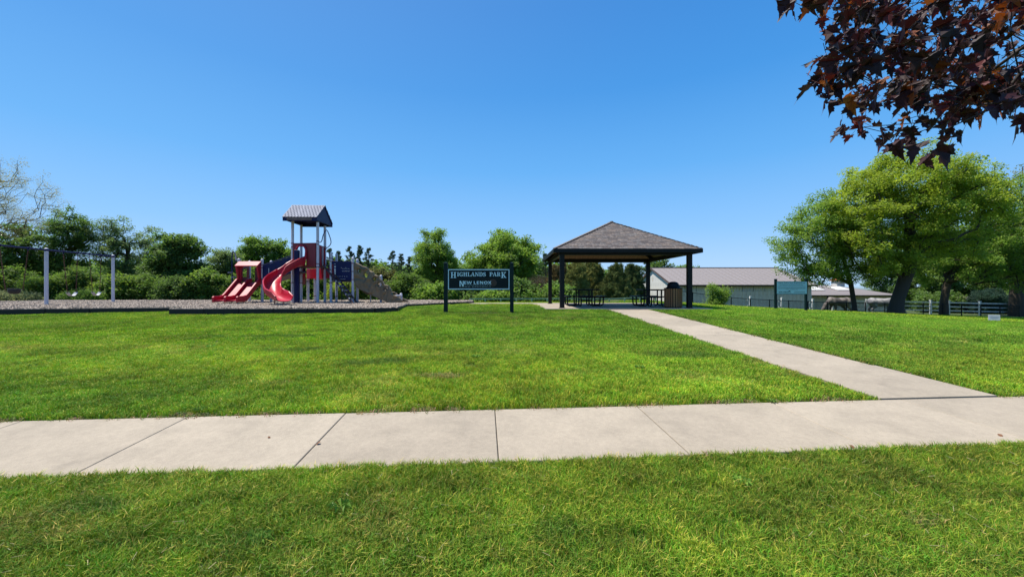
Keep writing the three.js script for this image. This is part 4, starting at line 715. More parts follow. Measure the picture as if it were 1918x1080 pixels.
function horse(label, x, d, turn, coat, blotch, seed) {
  const h = thing('horse', label, 'horse', [x, ground(x, -d), -d], turn, 'grey horses grazing behind the black fence');
  // faces -x, head down to graze
  const B = [[[-0.55, 1.12, 0], [0.1, 1.08, 0], 0.31, 0.33], [[0.1, 1.08, 0], [0.62, 1.16, 0], 0.33, 0.31], [[-0.5, 1.2, 0], [-0.72, 1.28, 0], 0.25, 0.2], [[-0.72, 1.25, 0], [-1.15, 0.85, 0], 0.21, 0.13], [[-1.15, 0.85, 0], [-1.33, 0.52, 0], 0.14, 0.115], [[-1.3, 0.56, 0], [-1.5, 0.2, 0], 0.12, 0.07], [[-1.5, 0.2, 0], [-1.54, 0.12, 0], 0.072, 0.06], [[-1.22, 0.72, 0.07], [-1.16, 0.84, 0.1], 0.04, 0.012], [[-1.22, 0.72, -0.07], [-1.16, 0.84, -0.1], 0.04, 0.012]];
  for (const s of [-1, 1]) {
    const fx = -0.5 + s * 0.1, hx = 0.62 + s * 0.09;
    B.push([[-0.5, 1.0, s * 0.16], [fx - 0.03, 0.62, s * 0.15], 0.16, 0.085], [[fx - 0.03, 0.62, s * 0.15], [fx, 0.2, s * 0.15], 0.07, 0.05], [[fx, 0.2, s * 0.15], [fx - 0.04, 0.05, s * 0.15], 0.055, 0.068]);
    B.push([[0.6, 1.08, s * 0.16], [hx - 0.1, 0.72, s * 0.17], 0.23, 0.12], [[hx - 0.1, 0.72, s * 0.17], [hx + 0.08, 0.5, s * 0.16], 0.105, 0.075], [[hx + 0.08, 0.5, s * 0.16], [hx + 0.05, 0.18, s * 0.16], 0.06, 0.05], [[hx + 0.05, 0.18, s * 0.16], [hx, 0.05, s * 0.16], 0.055, 0.07]);
  }
  const C2 = B.map(([a, b, r0, r1]) => [V(...a), V(...b), r0, r1]);
  const g = sdfMesh(1.4, V(-0.3, 0.72, 0), 72, (p) => { let v = 9; for (const [a, b, r0, r1] of C2) v = smin(v, capsule(p, a, b, r0, r1), 0.10); return v; });
  const pos = g.attributes.position, col = new Float32Array(pos.count * 3);
  for (let i = 0; i < pos.count; i++) { const a = fbm(pos.getX(i) * 2.3 + seed, pos.getY(i) * 2.3 + pos.getZ(i) * 1.7, seed, 3), t = sstep(0.52, 0.60, a), k = 0.85 + 0.3 * fbm(pos.getX(i) * 12, pos.getY(i) * 12, 4, 2); for (let q = 0; q < 3; q++) col[i * 3 + q] = lerp(coat[q], blotch[q], t) * k; }
  g.setAttribute('color', new THREE.BufferAttribute(col, 3));
  mesh('body', g, new THREE.MeshStandardMaterial({ vertexColors: true, roughness: 0.7 }), h);
  mesh('tail', tube([V(0.9, 1.25, 0), V(1.0, 1.18, 0), V(1.04, 0.9, 0.01), V(1.02, 0.5, 0)], 0.05, 14, 7), mat(C(...blotch.map((v) => v * 0.8)), 0.9), h);
  const mane = []; for (let k = 0; k < 9; k++) { const t = k / 8; mane.push(place(new THREE.SphereGeometry(0.07, 8, 6), lerp(-0.78, -1.24, t), lerp(1.40, 0.86, t), 0.03)); } mesh('mane', merge(mane), mat(C(...coat.map((v) => v * 0.5)), 0.9), h);
}
horse('dappled grey horse grazing head down, between notice board and first trunk', X(1573, 32.6), 32.6, 0.0, [0.085, 0.072, 0.064], [0.20, 0.17, 0.15], 3);
horse('pale grey horse standing hindquarters on beside the thick leaning trunk', X(1652, 33.4), 33.4, 2.6, [0.13, 0.13, 0.14], [0.28, 0.27, 0.27], 11);

// ---------------------------------------------------------------- dry leaf scraps on the pavement
{
  const g = new THREE.ShapeGeometry(poly([[0, 0], [0.3, 0.12], [0.55, 0.3], [0.45, 0.5], [0.7, 0.62], [0.4, 0.75], [0.1, 0.95], [-0.1, 0.7], [-0.4, 0.62], [-0.3, 0.35]])), p = g.attributes.position; for (let i = 0; i < p.count; i++) p.setZ(i, 0.25 * Math.sin(p.getX(i) * 4)); g.rotateX(-Math.PI / 2); g.computeVertexNormals();
  for (const [px, py, s, a, l] of [[594, 836, 0.045, 0.4, 'tiny rust brown leaf scrap beside the second pavement joint from the left'], [1601, 841, 0.05, 2.0, 'small brown leaf scrap at the near pavement edge toward the right'], [1880, 820, 0.04, 1.1, 'brown leaf scrap on the rightmost pavement slab'], [506, 822, 0.03, 3.0, 'faint brown crumb on the slab between the two left joints']]) {
    const d = 1221 / (py - 540 + 37.7), x = X(px, d), o = mesh('dry_leaf', g, mat(C(0.16, 0.07, 0.03), 0.9), null); o.position.set(x, ground(x, -d) + 0.022, -d); o.scale.setScalar(s); o.rotation.y = a; tag(o, l, 'leaf');
  }
}

// ---------------------------------------------------------------- plants
function leafSpray(seed, n, radius, size, narrow = 0.5) {           // a twig's worth of leaves, each a folded blade
  const r = rng(seed), pos = [];
  for (let k = 0; k < n; k++) {
    const c = V(r() * 2 - 1, r() * 2 - 1, r() * 2 - 1); if (c.lengthSq() > 1) { k--; continue; } c.multiplyScalar(radius);
    const L = size * (0.65 + 0.7 * r()), dir = V(r() * 2 - 1, r() * 1.4 - 0.9, r() * 2 - 1).normalize(), nn = V(r() - 0.5, 1.1, r() - 0.5).normalize(), side = dir.clone().cross(nn).normalize().multiplyScalar(L * narrow * 0.5), dn = side.clone().cross(dir).normalize().multiplyScalar(L * 0.10);
    const A = c, T = c.clone().addScaledVector(dir, L), m = c.clone().addScaledVector(dir, L * 0.45), Lf = m.clone().add(side).add(dn), Rt = m.clone().sub(side).add(dn);
    pos.push(...A.toArray(), ...Lf.toArray(), ...T.toArray(), ...A.toArray(), ...T.toArray(), ...Rt.toArray());
  }
  const g = new THREE.BufferGeometry(); g.setAttribute('position', new THREE.Float32BufferAttribute(pos, 3)); g.computeVertexNormals(); return g;
}
function needleSpray(seed, n, len, w, up = 0.3) {
  const r = rng(seed), pos = [];
  for (let k = 0; k < n; k++) { const d = V(r() * 2 - 1, r() * 2 - 1 + up, r() * 2 - 1).normalize(), s = V(r() - 0.5, r() - 0.5, r() - 0.5).cross(d).normalize().multiplyScalar(w), o = V(r() - 0.5, r() - 0.5, r() - 0.5).multiplyScalar(len * 0.9), t = o.clone().addScaledVector(d, len * (0.6 + 0.6 * r())); pos.push(...o.clone().add(s).toArray(), ...o.clone().sub(s).toArray(), ...t.toArray()); }
  const g = new THREE.BufferGeometry(); g.setAttribute('position', new THREE.Float32BufferAttribute(pos, 3)); g.computeVertexNormals(); return g;
}
const leafMat = new THREE.MeshPhysicalMaterial({ color: C(1, 1, 1), roughness: 0.85, transmission: 0.65, thickness: 0, side: THREE.DoubleSide, specularIntensity: 0.3 });
const needleMat = new THREE.MeshPhysicalMaterial({ color: C(1, 1, 1), roughness: 0.9, transmission: 0.15, thickness: 0, side: THREE.DoubleSide, specularIntensity: 0.2 });
const SPRAY = {
  broad: [1, 2, 3].map((s) => leafSpray(s, 13, 0.26, 0.17, 0.66)),
  fine: [4, 5, 6].map((s) => leafSpray(s, 15, 0.24, 0.13, 0.55)),
  small: [7, 8].map((s) => leafSpray(s, 14, 0.17, 0.085, 0.55)),
  bud: [9, 10].map((s) => leafSpray(s, 8, 0.20, 0.06, 0.5)),
  pine: [11, 12].map((s) => needleSpray(s, 60, 0.20, 0.010)),
  cedar: [13, 14].map((s) => needleSpray(s, 70, 0.17, 0.013, 0.8)),
};
// limbs that grow from the stem towards every clump: each clump joins the nearest limb that lies below and inside it
function skeleton(stem, clumps, r, sag = 0.15) {
  const nodes = stem.map((p, i) => ({ p, up: i - 1, n: 0 }));
  const base = stem[0], order = clumps.map((p) => ({ p, k: Math.hypot(p.x - base.x, p.z - base.z) * 1.0 + Math.abs(p.y - stem[stem.length - 1].y) * 0.35 })).sort((a, b) => a.k - b.k);
  for (const { p } of order) {
    let best = 1, bd = 1e9; nodes.forEach((n, i) => { if (i === 0) return; const dx = p.x - n.p.x, dy = p.y - n.p.y, dz = p.z - n.p.z, hd = Math.hypot(dx, dz); let c = Math.hypot(hd, dy); if (dy < hd * 0.25) c += (hd * 0.25 - dy) * 1.4; if (c < bd) { bd = c; best = i; } });
    const a = nodes[best].p, L = a.distanceTo(p), steps = Math.max(1, Math.min(6, Math.round(L / 0.7))); let prev = best;
    for (let s = 1; s <= steps; s++) { const t = s / steps, q = a.clone().lerp(p, t); q.y += Math.sin(t * Math.PI) * L * sag * 0.5; if (s < steps) q.add(V(r() - 0.5, (r() - 0.5) * 0.6, r() - 0.5).multiplyScalar(L * 0.13)); nodes.push({ p: q, up: prev, n: 0 }); prev = nodes.length - 1; }
    nodes[prev].tip = true;
  }
  for (let i = nodes.length - 1; i > 0; i--) { if (nodes[i].tip) nodes[i].n += 1; nodes[nodes[i].up].n += nodes[i].n; }
  return nodes;
}
function limbs(nodes, tip, rBase, expo = 0.5, minR = 0) {
  const out = [], total = Math.max(1, nodes[0].n), rad = (n) => Math.max(minR, tip + (rBase - tip) * Math.pow(n / total, expo));
  nodes.forEach((n, i) => { if (i === 0 || n.n === 0) return; const u = nodes[n.up], a = u.p, b = n.p; if (a.distanceTo(b) < 0.01) return; const r1 = rad(n.n), r0 = n.up === 0 ? r1 * 1.35 : Math.min(rad(u.n), r1 * 1.5), seg = r1 > 0.12 ? 10 : r1 > 0.04 ? 6 : 4; out.push(bar(a.clone(), b.clone().addScaledVector(b.clone().sub(a).normalize(), r1 * 0.3), r0, r1, seg)); });
  return merge(out);
}
const leafM4 = new THREE.Matrix4(), leafQ = new THREE.Quaternion(), leafE = new THREE.Euler(), leafC = new THREE.Color();
function crown(name, spots, sprays, material, tint, r, parent, s0 = 0.8, s1 = 1.3) {
  const lists = sprays.map(() => []); spots.forEach((p) => lists[Math.floor(r() * lists.length)].push(p));
  const holder = new THREE.Group(); holder.name = name; parent.add(holder); holder.userData.kind = 'stuff';
  sprays.forEach((g, i) => {
    const im = shade(new THREE.InstancedMesh(g, material, lists[i].length)); im.name = 'leaf_sprays'; im.userData.kind = 'stuff';
    lists[i].forEach((p, k) => { leafE.set((r() - 0.5) * 0.8, r() * 6.283, (r() - 0.5) * 0.8); leafQ.setFromEuler(leafE); const s = lerp(s0, s1, r()); leafM4.compose(p, leafQ, V(s, s, s)); im.setMatrixAt(k, leafM4); const b = 0.72 + 0.56 * r(), h = (r() - 0.5) * 0.3; im.setColorAt(k, leafC.setRGB(tint[0] * b * (1 + h), tint[1] * b * (1 + h * 0.35), tint[2] * b)); });
    holder.add(im);
  });
  return holder;
}
// lobes: [dx, y, dz, rx, ry, rz] ellipsoids of the crown in metres from the foot
function tree(name, label, x, d, o) {
  const r = rng(o.seed), gy = ground(x, -d) - 0.05, t = thing(name, label, o.category || 'tree', [x, gy, -d], 0, o.group);
  const clumps = [], tot = o.lobes.reduce((a, l) => a + l[3] * l[4] * l[5], 0);
  for (const l of o.lobes) { const n = Math.round(o.clumps * l[3] * l[4] * l[5] / tot); for (let k = 0; k < n; k++) { let q; do { q = V(r() * 2 - 1, r() * 2 - 1, r() * 2 - 1); } while (q.lengthSq() > 1); const L = Math.max(1e-3, q.length()); q.multiplyScalar(Math.pow(L, o.hollow ?? 0.6) / L * (0.88 + 0.24 * r())); clumps.push(V(l[0] + q.x * l[3], l[1] + q.y * l[4], l[2] + q.z * l[5])); } }
  const stem = o.stem.map((p) => V(...p)), nodes = skeleton(stem, clumps, r, o.sag ?? 0.15);
  mesh('trunk', limbs(nodes, o.tip ?? 0.012, o.girth, o.expo ?? 0.5), o.bark || M.bark, t);
  const spots = [], sp = o.spread ?? 0.45;
  for (const c of clumps) { const n = Math.max(1, Math.round(o.per * (0.6 + 0.8 * r()))), fl = o.flat ?? 0.65; for (let k = 0; k < n; k++) { let q; do { q = V(r() * 2 - 1, r() * 2 - 1, r() * 2 - 1); } while (q.lengthSq() > 1); spots.push(V(c.x + q.x * sp, c.y + q.y * sp * fl, c.z + q.z * sp)); } }
  crown('crown', spots, SPRAY[o.spray], o.material || leafMat, o.tint, r, t, o.s0, o.s1);
  return t;
}
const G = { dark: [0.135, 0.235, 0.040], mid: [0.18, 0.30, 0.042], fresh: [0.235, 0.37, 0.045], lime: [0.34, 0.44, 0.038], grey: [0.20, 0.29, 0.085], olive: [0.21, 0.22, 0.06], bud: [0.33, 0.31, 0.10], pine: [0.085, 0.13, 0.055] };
const H2 = (py, d, x) => Y(py, d) - ground(x, -d);
// a broadleaf tree whose crown fills pixel columns a..b and rises to row t, standing d metres off
function broad(name, label, a, b, t, d, o = {}) {
  const x = X((a + b) / 2, d), w = (b - a) / 2 * d / F, h = H2(t, d, x), low = o.low ?? 0.25, cy = h * (0.5 + low / 2), r = rng(o.seed * 13 + 1), lobes = [[0, cy, 0, w * 0.72, (h - h * low) / 2, w * 0.7]];
  for (let k = 0; k < (o.n ?? 6); k++) { const q = k / (o.n ?? 6) * 6.283 + r(), yy = lerp(low + 0.1, 0.86, r()); lobes.push([Math.cos(q) * w * 0.55, h * yy, Math.sin(q) * w * 0.5, w * 0.42, h * 0.15, w * 0.42]); }
  for (let k = 0; k < 6; k++) { const q = r() * 6.283, e = 0.25 + 1.1 * r(); lobes.push([Math.cos(q) * Math.cos(e) * w * 0.92, cy + Math.sin(e) * (h - cy) * 0.97, Math.sin(q) * Math.cos(e) * w * 0.8, w * 0.24, h * 0.085, w * 0.24]); }
  return tree(name, label, x, d, { clumps: 130, per: 10, hollow: 0.75, flat: 0.5, spray: 'broad', tint: G.mid, girth: 0.16, spread: Math.max(0.4, w * 0.17), stem: [[0, -0.1, 0], [0.1, h * 0.18, 0], [0.05 * w, h * 0.36, 0.1], [0.12 * w, h * 0.58, 0], [0, h * 0.8, 0]], lobes, ...o });
}
const WOODS = 'trees along the wooded edge behind the park';
broad('broadleaf_tree', 'dark crowned tree standing behind the first white swing post', -20, 92, 420, 33, { seed: 21, tint: G.dark, group: WOODS });
broad('broadleaf_tree', 'tall narrow blue green tree rising between the two swing posts', 80, 172, 394, 34, { seed: 22, tint: G.dark, spray: 'fine', group: WOODS, clumps: 170 });
broad('broadleaf_tree', 'grey green feathery tree above the far swing post', 176, 288, 414, 36, { seed: 23, tint: G.grey, spray: 'fine', group: WOODS, clumps: 170, low: 0.3 });
broad('broadleaf_tree', 'dense dark tree left of the playground reaching to the ground', 278, 384, 438, 31, { seed: 24, tint: G.dark, low: 0.1, group: WOODS, clumps: 190 });
broad('broadleaf_tree', 'thin young tree behind the low double slide', 388, 455, 468, 34, { seed: 25, tint: G.grey, spray: 'fine', clumps: 100, group: WOODS });
broad('broadleaf_tree', 'broad crowned tree behind the double slide and navy bridge', 440, 552, 446, 38, { seed: 26, tint: G.mid, clumps: 190, group: WOODS, low: 0.35 });
broad('broadleaf_tree', 'open leafy tree left of the park sign with forked trunk', 766, 866, 435, 37, { seed: 27, tint: G.fresh, spray: 'fine', clumps: 260, group: WOODS, low: 0.22, girth: 0.2, n: 5 });
broad('broadleaf_tree', 'wide bright green domed tree directly behind the park sign', 872, 1020, 432, 36, { seed: 28, tint: G.fresh, clumps: 430, group: WOODS, low: 0.08, n: 5, girth: 0.25, hollow: 0.6 });
broad('broadleaf_tree', 'dark round tree peeking over the barn ridge', 1196, 1268, 484, 84, { seed: 29, tint: G.dark, clumps: 160, s0: 1.6, s1: 2.4, group: WOODS, low: 0.1 });
broad('broadleaf_tree', 'pale low treetop just above the barn roof beside the pavilion post', 1240, 1330, 497, 95, { seed: 30, tint: G.mid, clumps: 160, s0: 1.6, s1: 2.6, group: WOODS, low: 0.1 });
// ---- conifers
function pine(label, px, t, d, w, o = {}) {
  const x = X(px, d), h = H2(t, d, x), r = rng(o.seed), lobes = [], W = w * d / F / 2 * 2.0, N = o.whorls ?? 13, clumps = [];
  const gy = ground(x, -d) - 0.05, T = thing('pine_tree', label, 'tree', [x, gy, -d], 0, 'pines on the skyline');
  for (let k = 0; k < 84; k++) { const f = Math.pow(r(), 0.8), y = h * lerp(o.low ?? 0.22, 0.99, f), rr = W * (1.02 - f) * (0.35 + 0.75 * r()) + 0.12, a = r() * 6.283; clumps.push(V(Math.cos(a) * rr, y + rr * (0.25 * r() - 0.05), Math.sin(a) * rr)); }
  const stem = []; for (let k = 0; k <= 8; k++) stem.push(V((r() - 0.5) * 0.12, h * k / 8 * 0.99 - (k ? 0 : 0.1), (r() - 0.5) * 0.12));
  const nodes = skeleton(stem, clumps, r, 0.05); mesh('trunk', limbs(nodes, 0.008, 0.085, 0.6), M.bark, T);
  const spots = []; for (const c of clumps) for (let k = 0; k < (o.per ?? 7); k++) { const t = 0.2 + 0.9 * Math.sqrt(r()), q = 0.22 * Math.max(1, d / 50); spots.push(V(c.x * t + (r() - 0.5) * q, c.y + (t - 1) * 0.15 * Math.hypot(c.x, c.z) + (r() - 0.4) * q * 0.6, c.z * t + (r() - 0.5) * q)); }
  crown('crown', spots, SPRAY.pine, needleMat, o.tint || G.pine, r, T, 0.9 * (o.k ?? 1), 1.6 * (o.k ?? 1));
}
pine('dark pine directly right of the play tower', 617, 464, 50, 24, { seed: 41, k: 0.5 });
pine('slender pine behind the red play tower wall, shorter than its neighbour', 634, 470, 52, 18, { seed: 42, k: 0.5 });
pine('left pine of the three behind the navy panel', 655, 461, 52, 26, { seed: 43, k: 0.5 });
pine('middle pine of the three behind the navy panel', 674, 459, 54, 22, { seed: 44, k: 0.5 });
pine('right pine of the three, above the rock climber top', 690, 464, 51, 26, { seed: 45, k: 0.5 });
pine('grey green pine standing alone over the rock climber', 735, 470, 54, 30, { seed: 46, k: 0.5, tint: [0.12, 0.17, 0.085] });
pine('short pine leaning on the grey green pine', 751, 475, 55, 24, { seed: 47, k: 0.5, tint: [0.12, 0.17, 0.085] });
pine('dark pine touching the tree left of the park sign', 767, 480, 48, 24, { seed: 48, k: 0.5 });
pine('dark pine peeking out between the domed tree and the pavilion eave', 1022, 474, 50, 26, { seed: 49, k: 0.5 });
pine('narrow dark pine behind the back post of the pavilion', 1118, 488, 48, 26, { seed: 50, k: 0.5 });
pine('dark pine seen behind the far pavilion post, above the barn gable', 1212, 482, 78, 30, { seed: 51, k: 0.8 });
// ---- junipers behind the pavilion
function juniper(label, a, b, t, d, seed, tint = G.olive) {
  const x = X((a + b) / 2, d), h = H2(t, d, x), w = (b - a) / 2 * d / F, lobes = []; for (let k = 0; k < 5; k++) lobes.push([0, h * (0.12 + 0.19 * k), 0, w * (1.05 - k * 0.15), h * 0.17, w * (1.05 - k * 0.15)]);
  tree('juniper_tree', label, x, d, { seed, clumps: 170, per: 13, spray: 'cedar', material: needleMat, tint, girth: 0.12, spread: 0.42, flat: 1.0, stem: [[0, -0.1, 0], [0, h * 0.3, 0], [0, h * 0.6, 0], [0, h * 0.92, 0]], lobes, s0: 1.0, s1: 1.7, group: 'junipers behind the pavilion', hollow: 0.4 });
}
juniper('brownish juniper in the gap between the two left pavilion posts', 1024, 1066, 492, 39, 61, [0.17, 0.135, 0.055]);
juniper('juniper behind the picnic table nearest the lit slab edge, first right of the front post', 1056, 1104, 496, 37, 62);
juniper('tall pointed olive juniper in the middle of the pavilion opening', 1086, 1136, 492, 40, 63);
juniper('spreading juniper just left of the far right pavilion post', 1126, 1182, 500, 38, 64, [0.12, 0.15, 0.045]);
juniper('darker juniper hugging the barn gable edge', 1160, 1206, 494, 44, 65, [0.10, 0.135, 0.045]);
// ---- shrubs of the thicket
function shrub(label, a, b, t, d, seed, tint, spray = 'fine', group = 'shrubs of the thicket', o = {}) {
  const x = X((a + b) / 2, d), h = Math.max(0.5, H2(t, d, x)), w = (b - a) / 2 * d / F, lobes = [[0, h * 0.5, 0, w * 0.8, h * 0.48, w * 0.7], [-w * 0.45, h * 0.42, 0.2, w * 0.5, h * 0.40, w * 0.5], [w * 0.45, h * 0.42, -0.2, w * 0.5, h * 0.40, w * 0.5]];
  tree('shrub', label, x, d, { category: 'shrub', seed, clumps: 95, per: 11, spray, tint, girth: 0.05, spread: 0.42, stem: [[0, -0.1, 0], [0.02, 0.12, 0], [0, h * 0.25, 0]], lobes, group, hollow: 0.5, ...o });
}
const shrubs = [[-30, 62, 500, 27.5, 'mid'], [48, 128, 512, 27, 'fresh'], [104, 196, 500, 28, 'mid'], [186, 262, 515, 27.4, 'fresh'], [236, 322, 508, 28, 'mid'], [300, 372, 520, 27, 'dark'], [352, 420, 508, 27.6, 'fresh'], [400, 470, 516, 28, 'mid'], [450, 530, 500, 29, 'mid'], [510, 590, 512, 28, 'fresh'], [566, 640, 505, 29, 'mid'], [620, 700, 512, 28, 'lime'], [676, 756, 500, 30, 'olive'], [724, 800, 512, 28.4, 'mid']];
const shrubWords = ['green shrub filling the left picture edge behind the bucket swing', 'bright shrub just right of the first white swing post', 'shrub behind the nearer belt swing, between the two swing posts', 'bright shrub directly behind the far white swing post', 'shrub one place right of the far white swing post', 'dark shrub at the foot of the dense dark tree', 'bright shrub left of the double slide exits', 'shrub behind the pod climber pole and slide rails', 'shrub behind the double slide hood and navy bridge', 'bright shrub behind the red spiral slide', 'shrub seen between the white posts under the play tower', 'yellow green shrub behind the dark ladder climber', 'olive shrub behind the upper half of the rock climber', 'shrub behind the foot of the rock climber'];
shrubs.forEach(([a, b, t, d, c], i) => shrub(shrubWords[i], a, b, t, d, 200 + i, G[c].map((v) => v * 0.8), i % 3 ? 'fine' : 'broad'));
shrub('rounded bright green shrub between rock climber and park sign', 780, 852, 530, 27.8, 231, G.fresh, 'broad');
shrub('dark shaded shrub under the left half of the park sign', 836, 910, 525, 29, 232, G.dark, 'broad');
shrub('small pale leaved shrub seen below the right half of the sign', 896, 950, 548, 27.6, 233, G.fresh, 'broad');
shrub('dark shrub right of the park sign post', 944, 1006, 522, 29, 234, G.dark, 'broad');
shrub('twiggy reddish brown shrub left of the pavilion', 986, 1036, 516, 29.5, 235, [0.10, 0.075, 0.045], 'bud');
shrub('leafy green shrub behind the rear left pavilion post', 1016, 1076, 532, 28.5, 236, G.mid, 'broad');
shrub('reddish brown leafed shrub behind the tree left of the sign', 756, 812, 520, 33, 237, [0.12, 0.07, 0.045], 'bud', undefined, { clumps: 120 });
shrub('pale creamy green mound at the mulch edge by the swings', -14, 56, 549, 22.8, 238, [0.26, 0.30, 0.12], 'small', null, { per: 9 });
shrub('low green bush behind the two belt swings', 128, 182, 546, 25.4, 239, G.mid, 'small', null);
tree('shrub', 'ragged leafy sapling on the grass right of the pavilion', X(1346, 23.5), 23.5, { category: 'shrub', seed: 240, clumps: 52, per: 7, spray: 'small', tint: G.fresh, girth: 0.03, tip: 0.006, spread: 0.2, hollow: 0.8, stem: [[0, -0.1, 0], [0.02, 0.2, 0], [0.05, 0.6, 0]], lobes: [[-0.35, 0.95, 0, 0.28, 0.34, 0.3], [0.28, 0.82, 0, 0.34, 0.18, 0.3], [0.0, 0.55, 0.1, 0.4, 0.3, 0.4], [0.55, 0.86, 0, 0.22, 0.07, 0.2], [-0.2, 0.25, 0, 0.45, 0.2, 0.4]] });
{ // low growth that fills the foot of the thicket
  const r = rng(808), spots = []; for (let k = 0; k < 9000; k++) { const d = 27 + r() * 8, x = X(-80 + 1160 * r(), d); spots.push(V(x, ground(x, -d) + r() * r() * 1.3 * (0.4 + fbm(x * 0.4, d * 0.4, 5, 3)), -d)); }
  const u = new THREE.Group(); u.name = 'undergrowth'; u.userData = { kind: 'stuff', label: 'tangled low green undergrowth at the foot of the trees', category: 'undergrowth' }; scene.add(u); crown('foliage', spots, SPRAY.broad, leafMat, G.mid, r, u);
  const far = []; for (let k = 0; k < 9000; k++) { const d = 58 + r() * 22, px = -150 + 1310 * r(), x = X(px, d), top = 3.9 + 2.2 * fbm(x * 0.12, 3, 6, 3); far.push(V(x, ground(x, -d) + Math.sqrt(r()) * top, -d)); }
  const w = new THREE.Group(); w.name = 'distant_treeline'; w.userData = { kind: 'stuff', label: 'distant green woodland closing the horizon behind the trees', category: 'woodland' }; scene.add(w); crown('foliage', far, SPRAY.broad, leafMat, G.mid, r, w, 2.6, 4.2);
}
// ---- bare budding tree at the left edge
tree('budding_tree', 'almost bare budding tree reaching in from the left picture edge', X(-112, 25), 25, { seed: 71, clumps: 800, per: 9, spray: 'bud', tint: G.bud, girth: 0.22, tip: 0.005, expo: 0.62, bark: M.barkPale, spread: 0.35, hollow: 0.75, sag: 0.1, s0: 0.7, s1: 1.2, stem: [[0, -0.1, 0], [0.1, 1.6, 0], [0.4, 3.2, 0.2], [0.9, 4.8, 0], [1.4, 6.4, 0.2]], lobes: [[3.4, 7.0, 0, 3.4, 2.2, 2.5], [1.4, 7.4, 0, 2.6, 2.2, 2.4], [-1.5, 7.0, 0, 3, 2.6, 2.6], [4.2, 5.0, 0.5, 2.6, 1.0, 2]] });
// ---- big trees on the right
const BIG = 'large trees standing by the horse fence';
{ const d = 28.5, x = X(1600, d); tree('broadleaf_tree', 'spreading tree whose thin trunk rises behind the grazing horse', x, d, { seed: 81, group: BIG, clumps: 290, per: 12, flat: 0.45, spray: 'fine', tint: G.fresh, girth: 0.15, expo: 0.6, tip: 0.016, spread: 0.52, hollow: 0.7, stem: [[0.1, -0.2, 0], [0, 1.0, 0], [-0.3, 2.3, 0.1], [-0.7, 3.5, 0.2], [-1.1, 4.8, 0]], lobes: [[-2.0, 5.8, 0, 2.7, 3.1, 2.6], [-4.0, 4.9, 0.4, 2.1, 2.2, 2.0], [-0.4, 6.4, -0.3, 2.4, 2.6, 2.4], [-1.6, 3.4, 0.5, 2.6, 0.9, 2.0], [-3.2, 2.7, 0.2, 1.3, 0.5, 1.2]] }); }
{ const d = 26.5, x = X(1679, d); tree('broadleaf_tree', 'largest tree with a thick leaning dark trunk and bright yellow green crown', x, d, { seed: 82, group: BIG, clumps: 520, per: 15, flat: 0.45, spray: 'fine', tint: G.lime, girth: 0.36, expo: 0.6, tip: 0.016, spread: 0.58, hollow: 0.72, stem: [[-0.15, -0.3, 0], [0.1, 1.0, 0], [0.55, 2.3, 0], [0.85, 3.3, 0.1], [0.9, 4.6, 0], [0.7, 6.2, 0.2], [1.0, 8.0, 0]], lobes: [[0.5, 7.6, 0, 4.2, 3.3, 3.6], [-1.6, 6.2, 0.4, 2.8, 3.4, 2.8], [3.6, 7.2, 0, 2.8, 3.2, 2.8], [1.2, 9.2, 0, 3.4, 2.0, 3.0], [2.2, 4.4, 0.6, 3.2, 1.0, 2.4], [-0.8, 3.6, 0.6, 2.0, 1.0, 1.8]] }); }
{ const d = 31, x = X(1768, d); tree('broadleaf_tree', 'broad tree with a dark forked trunk right of the leaning one', x, d, { seed: 83, group: BIG, clumps: 400, per: 14, flat: 0.45, spray: 'fine', tint: G.fresh, girth: 0.24, expo: 0.6, tip: 0.016, spread: 0.58, hollow: 0.7, stem: [[0, -0.3, 0], [0.05, 1.4, 0], [0.3, 2.8, 0], [1.0, 4.2, 0], [1.8, 6.0, 0]], lobes: [[2.8, 7.2, 0, 4.2, 4.2, 3.4], [5.0, 5.8, 0, 3.0, 3.4, 2.8], [0.8, 4.2, 0.6, 3.0, 1.2, 2.4], [-1.2, 5.2, 0, 2.0, 2.4, 2.2]] }); }
{ const d = 36, x = X(1905, d); tree('broadleaf_tree', 'tall sparse brownish green tree cut by the right picture edge', x, d, { seed: 84, group: BIG, clumps: 380, per: 9, flat: 0.5, spray: 'fine', tint: [0.25, 0.26, 0.06], girth: 0.4, tip: 0.016, spread: 0.7, stem: [[0, -0.2, 0], [0, 3, 0], [-0.2, 6, 0], [0, 9, 0]], lobes: [[-0.4, 9.0, 0, 4.6, 4.4, 3.6], [-1.6, 6.0, 0, 4.0, 3.4, 3], [2.5, 6.5, 0, 3.5, 4, 3]] }); }
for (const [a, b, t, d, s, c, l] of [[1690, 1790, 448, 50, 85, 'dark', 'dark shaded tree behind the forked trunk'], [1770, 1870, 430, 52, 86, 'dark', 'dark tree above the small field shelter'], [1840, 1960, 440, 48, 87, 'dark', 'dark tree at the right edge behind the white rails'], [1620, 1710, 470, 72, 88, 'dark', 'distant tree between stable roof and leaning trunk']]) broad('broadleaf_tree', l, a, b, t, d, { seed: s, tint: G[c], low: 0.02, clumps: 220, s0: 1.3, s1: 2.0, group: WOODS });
shrub('bluish young spruce like shrub right of the field shelter', 1828, 1880, 540, 42, 241, [0.06, 0.125, 0.075], 'cedar', null, { s0: 1.4, s1: 2.2 });
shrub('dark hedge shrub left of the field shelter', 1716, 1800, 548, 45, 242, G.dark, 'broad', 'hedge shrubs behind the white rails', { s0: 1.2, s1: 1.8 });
shrub('dark hedge shrub at the right end of the white rails', 1870, 1950, 546, 45, 243, G.dark, 'broad', 'hedge shrubs behind the white rails', { s0: 1.2, s1: 1.8 });
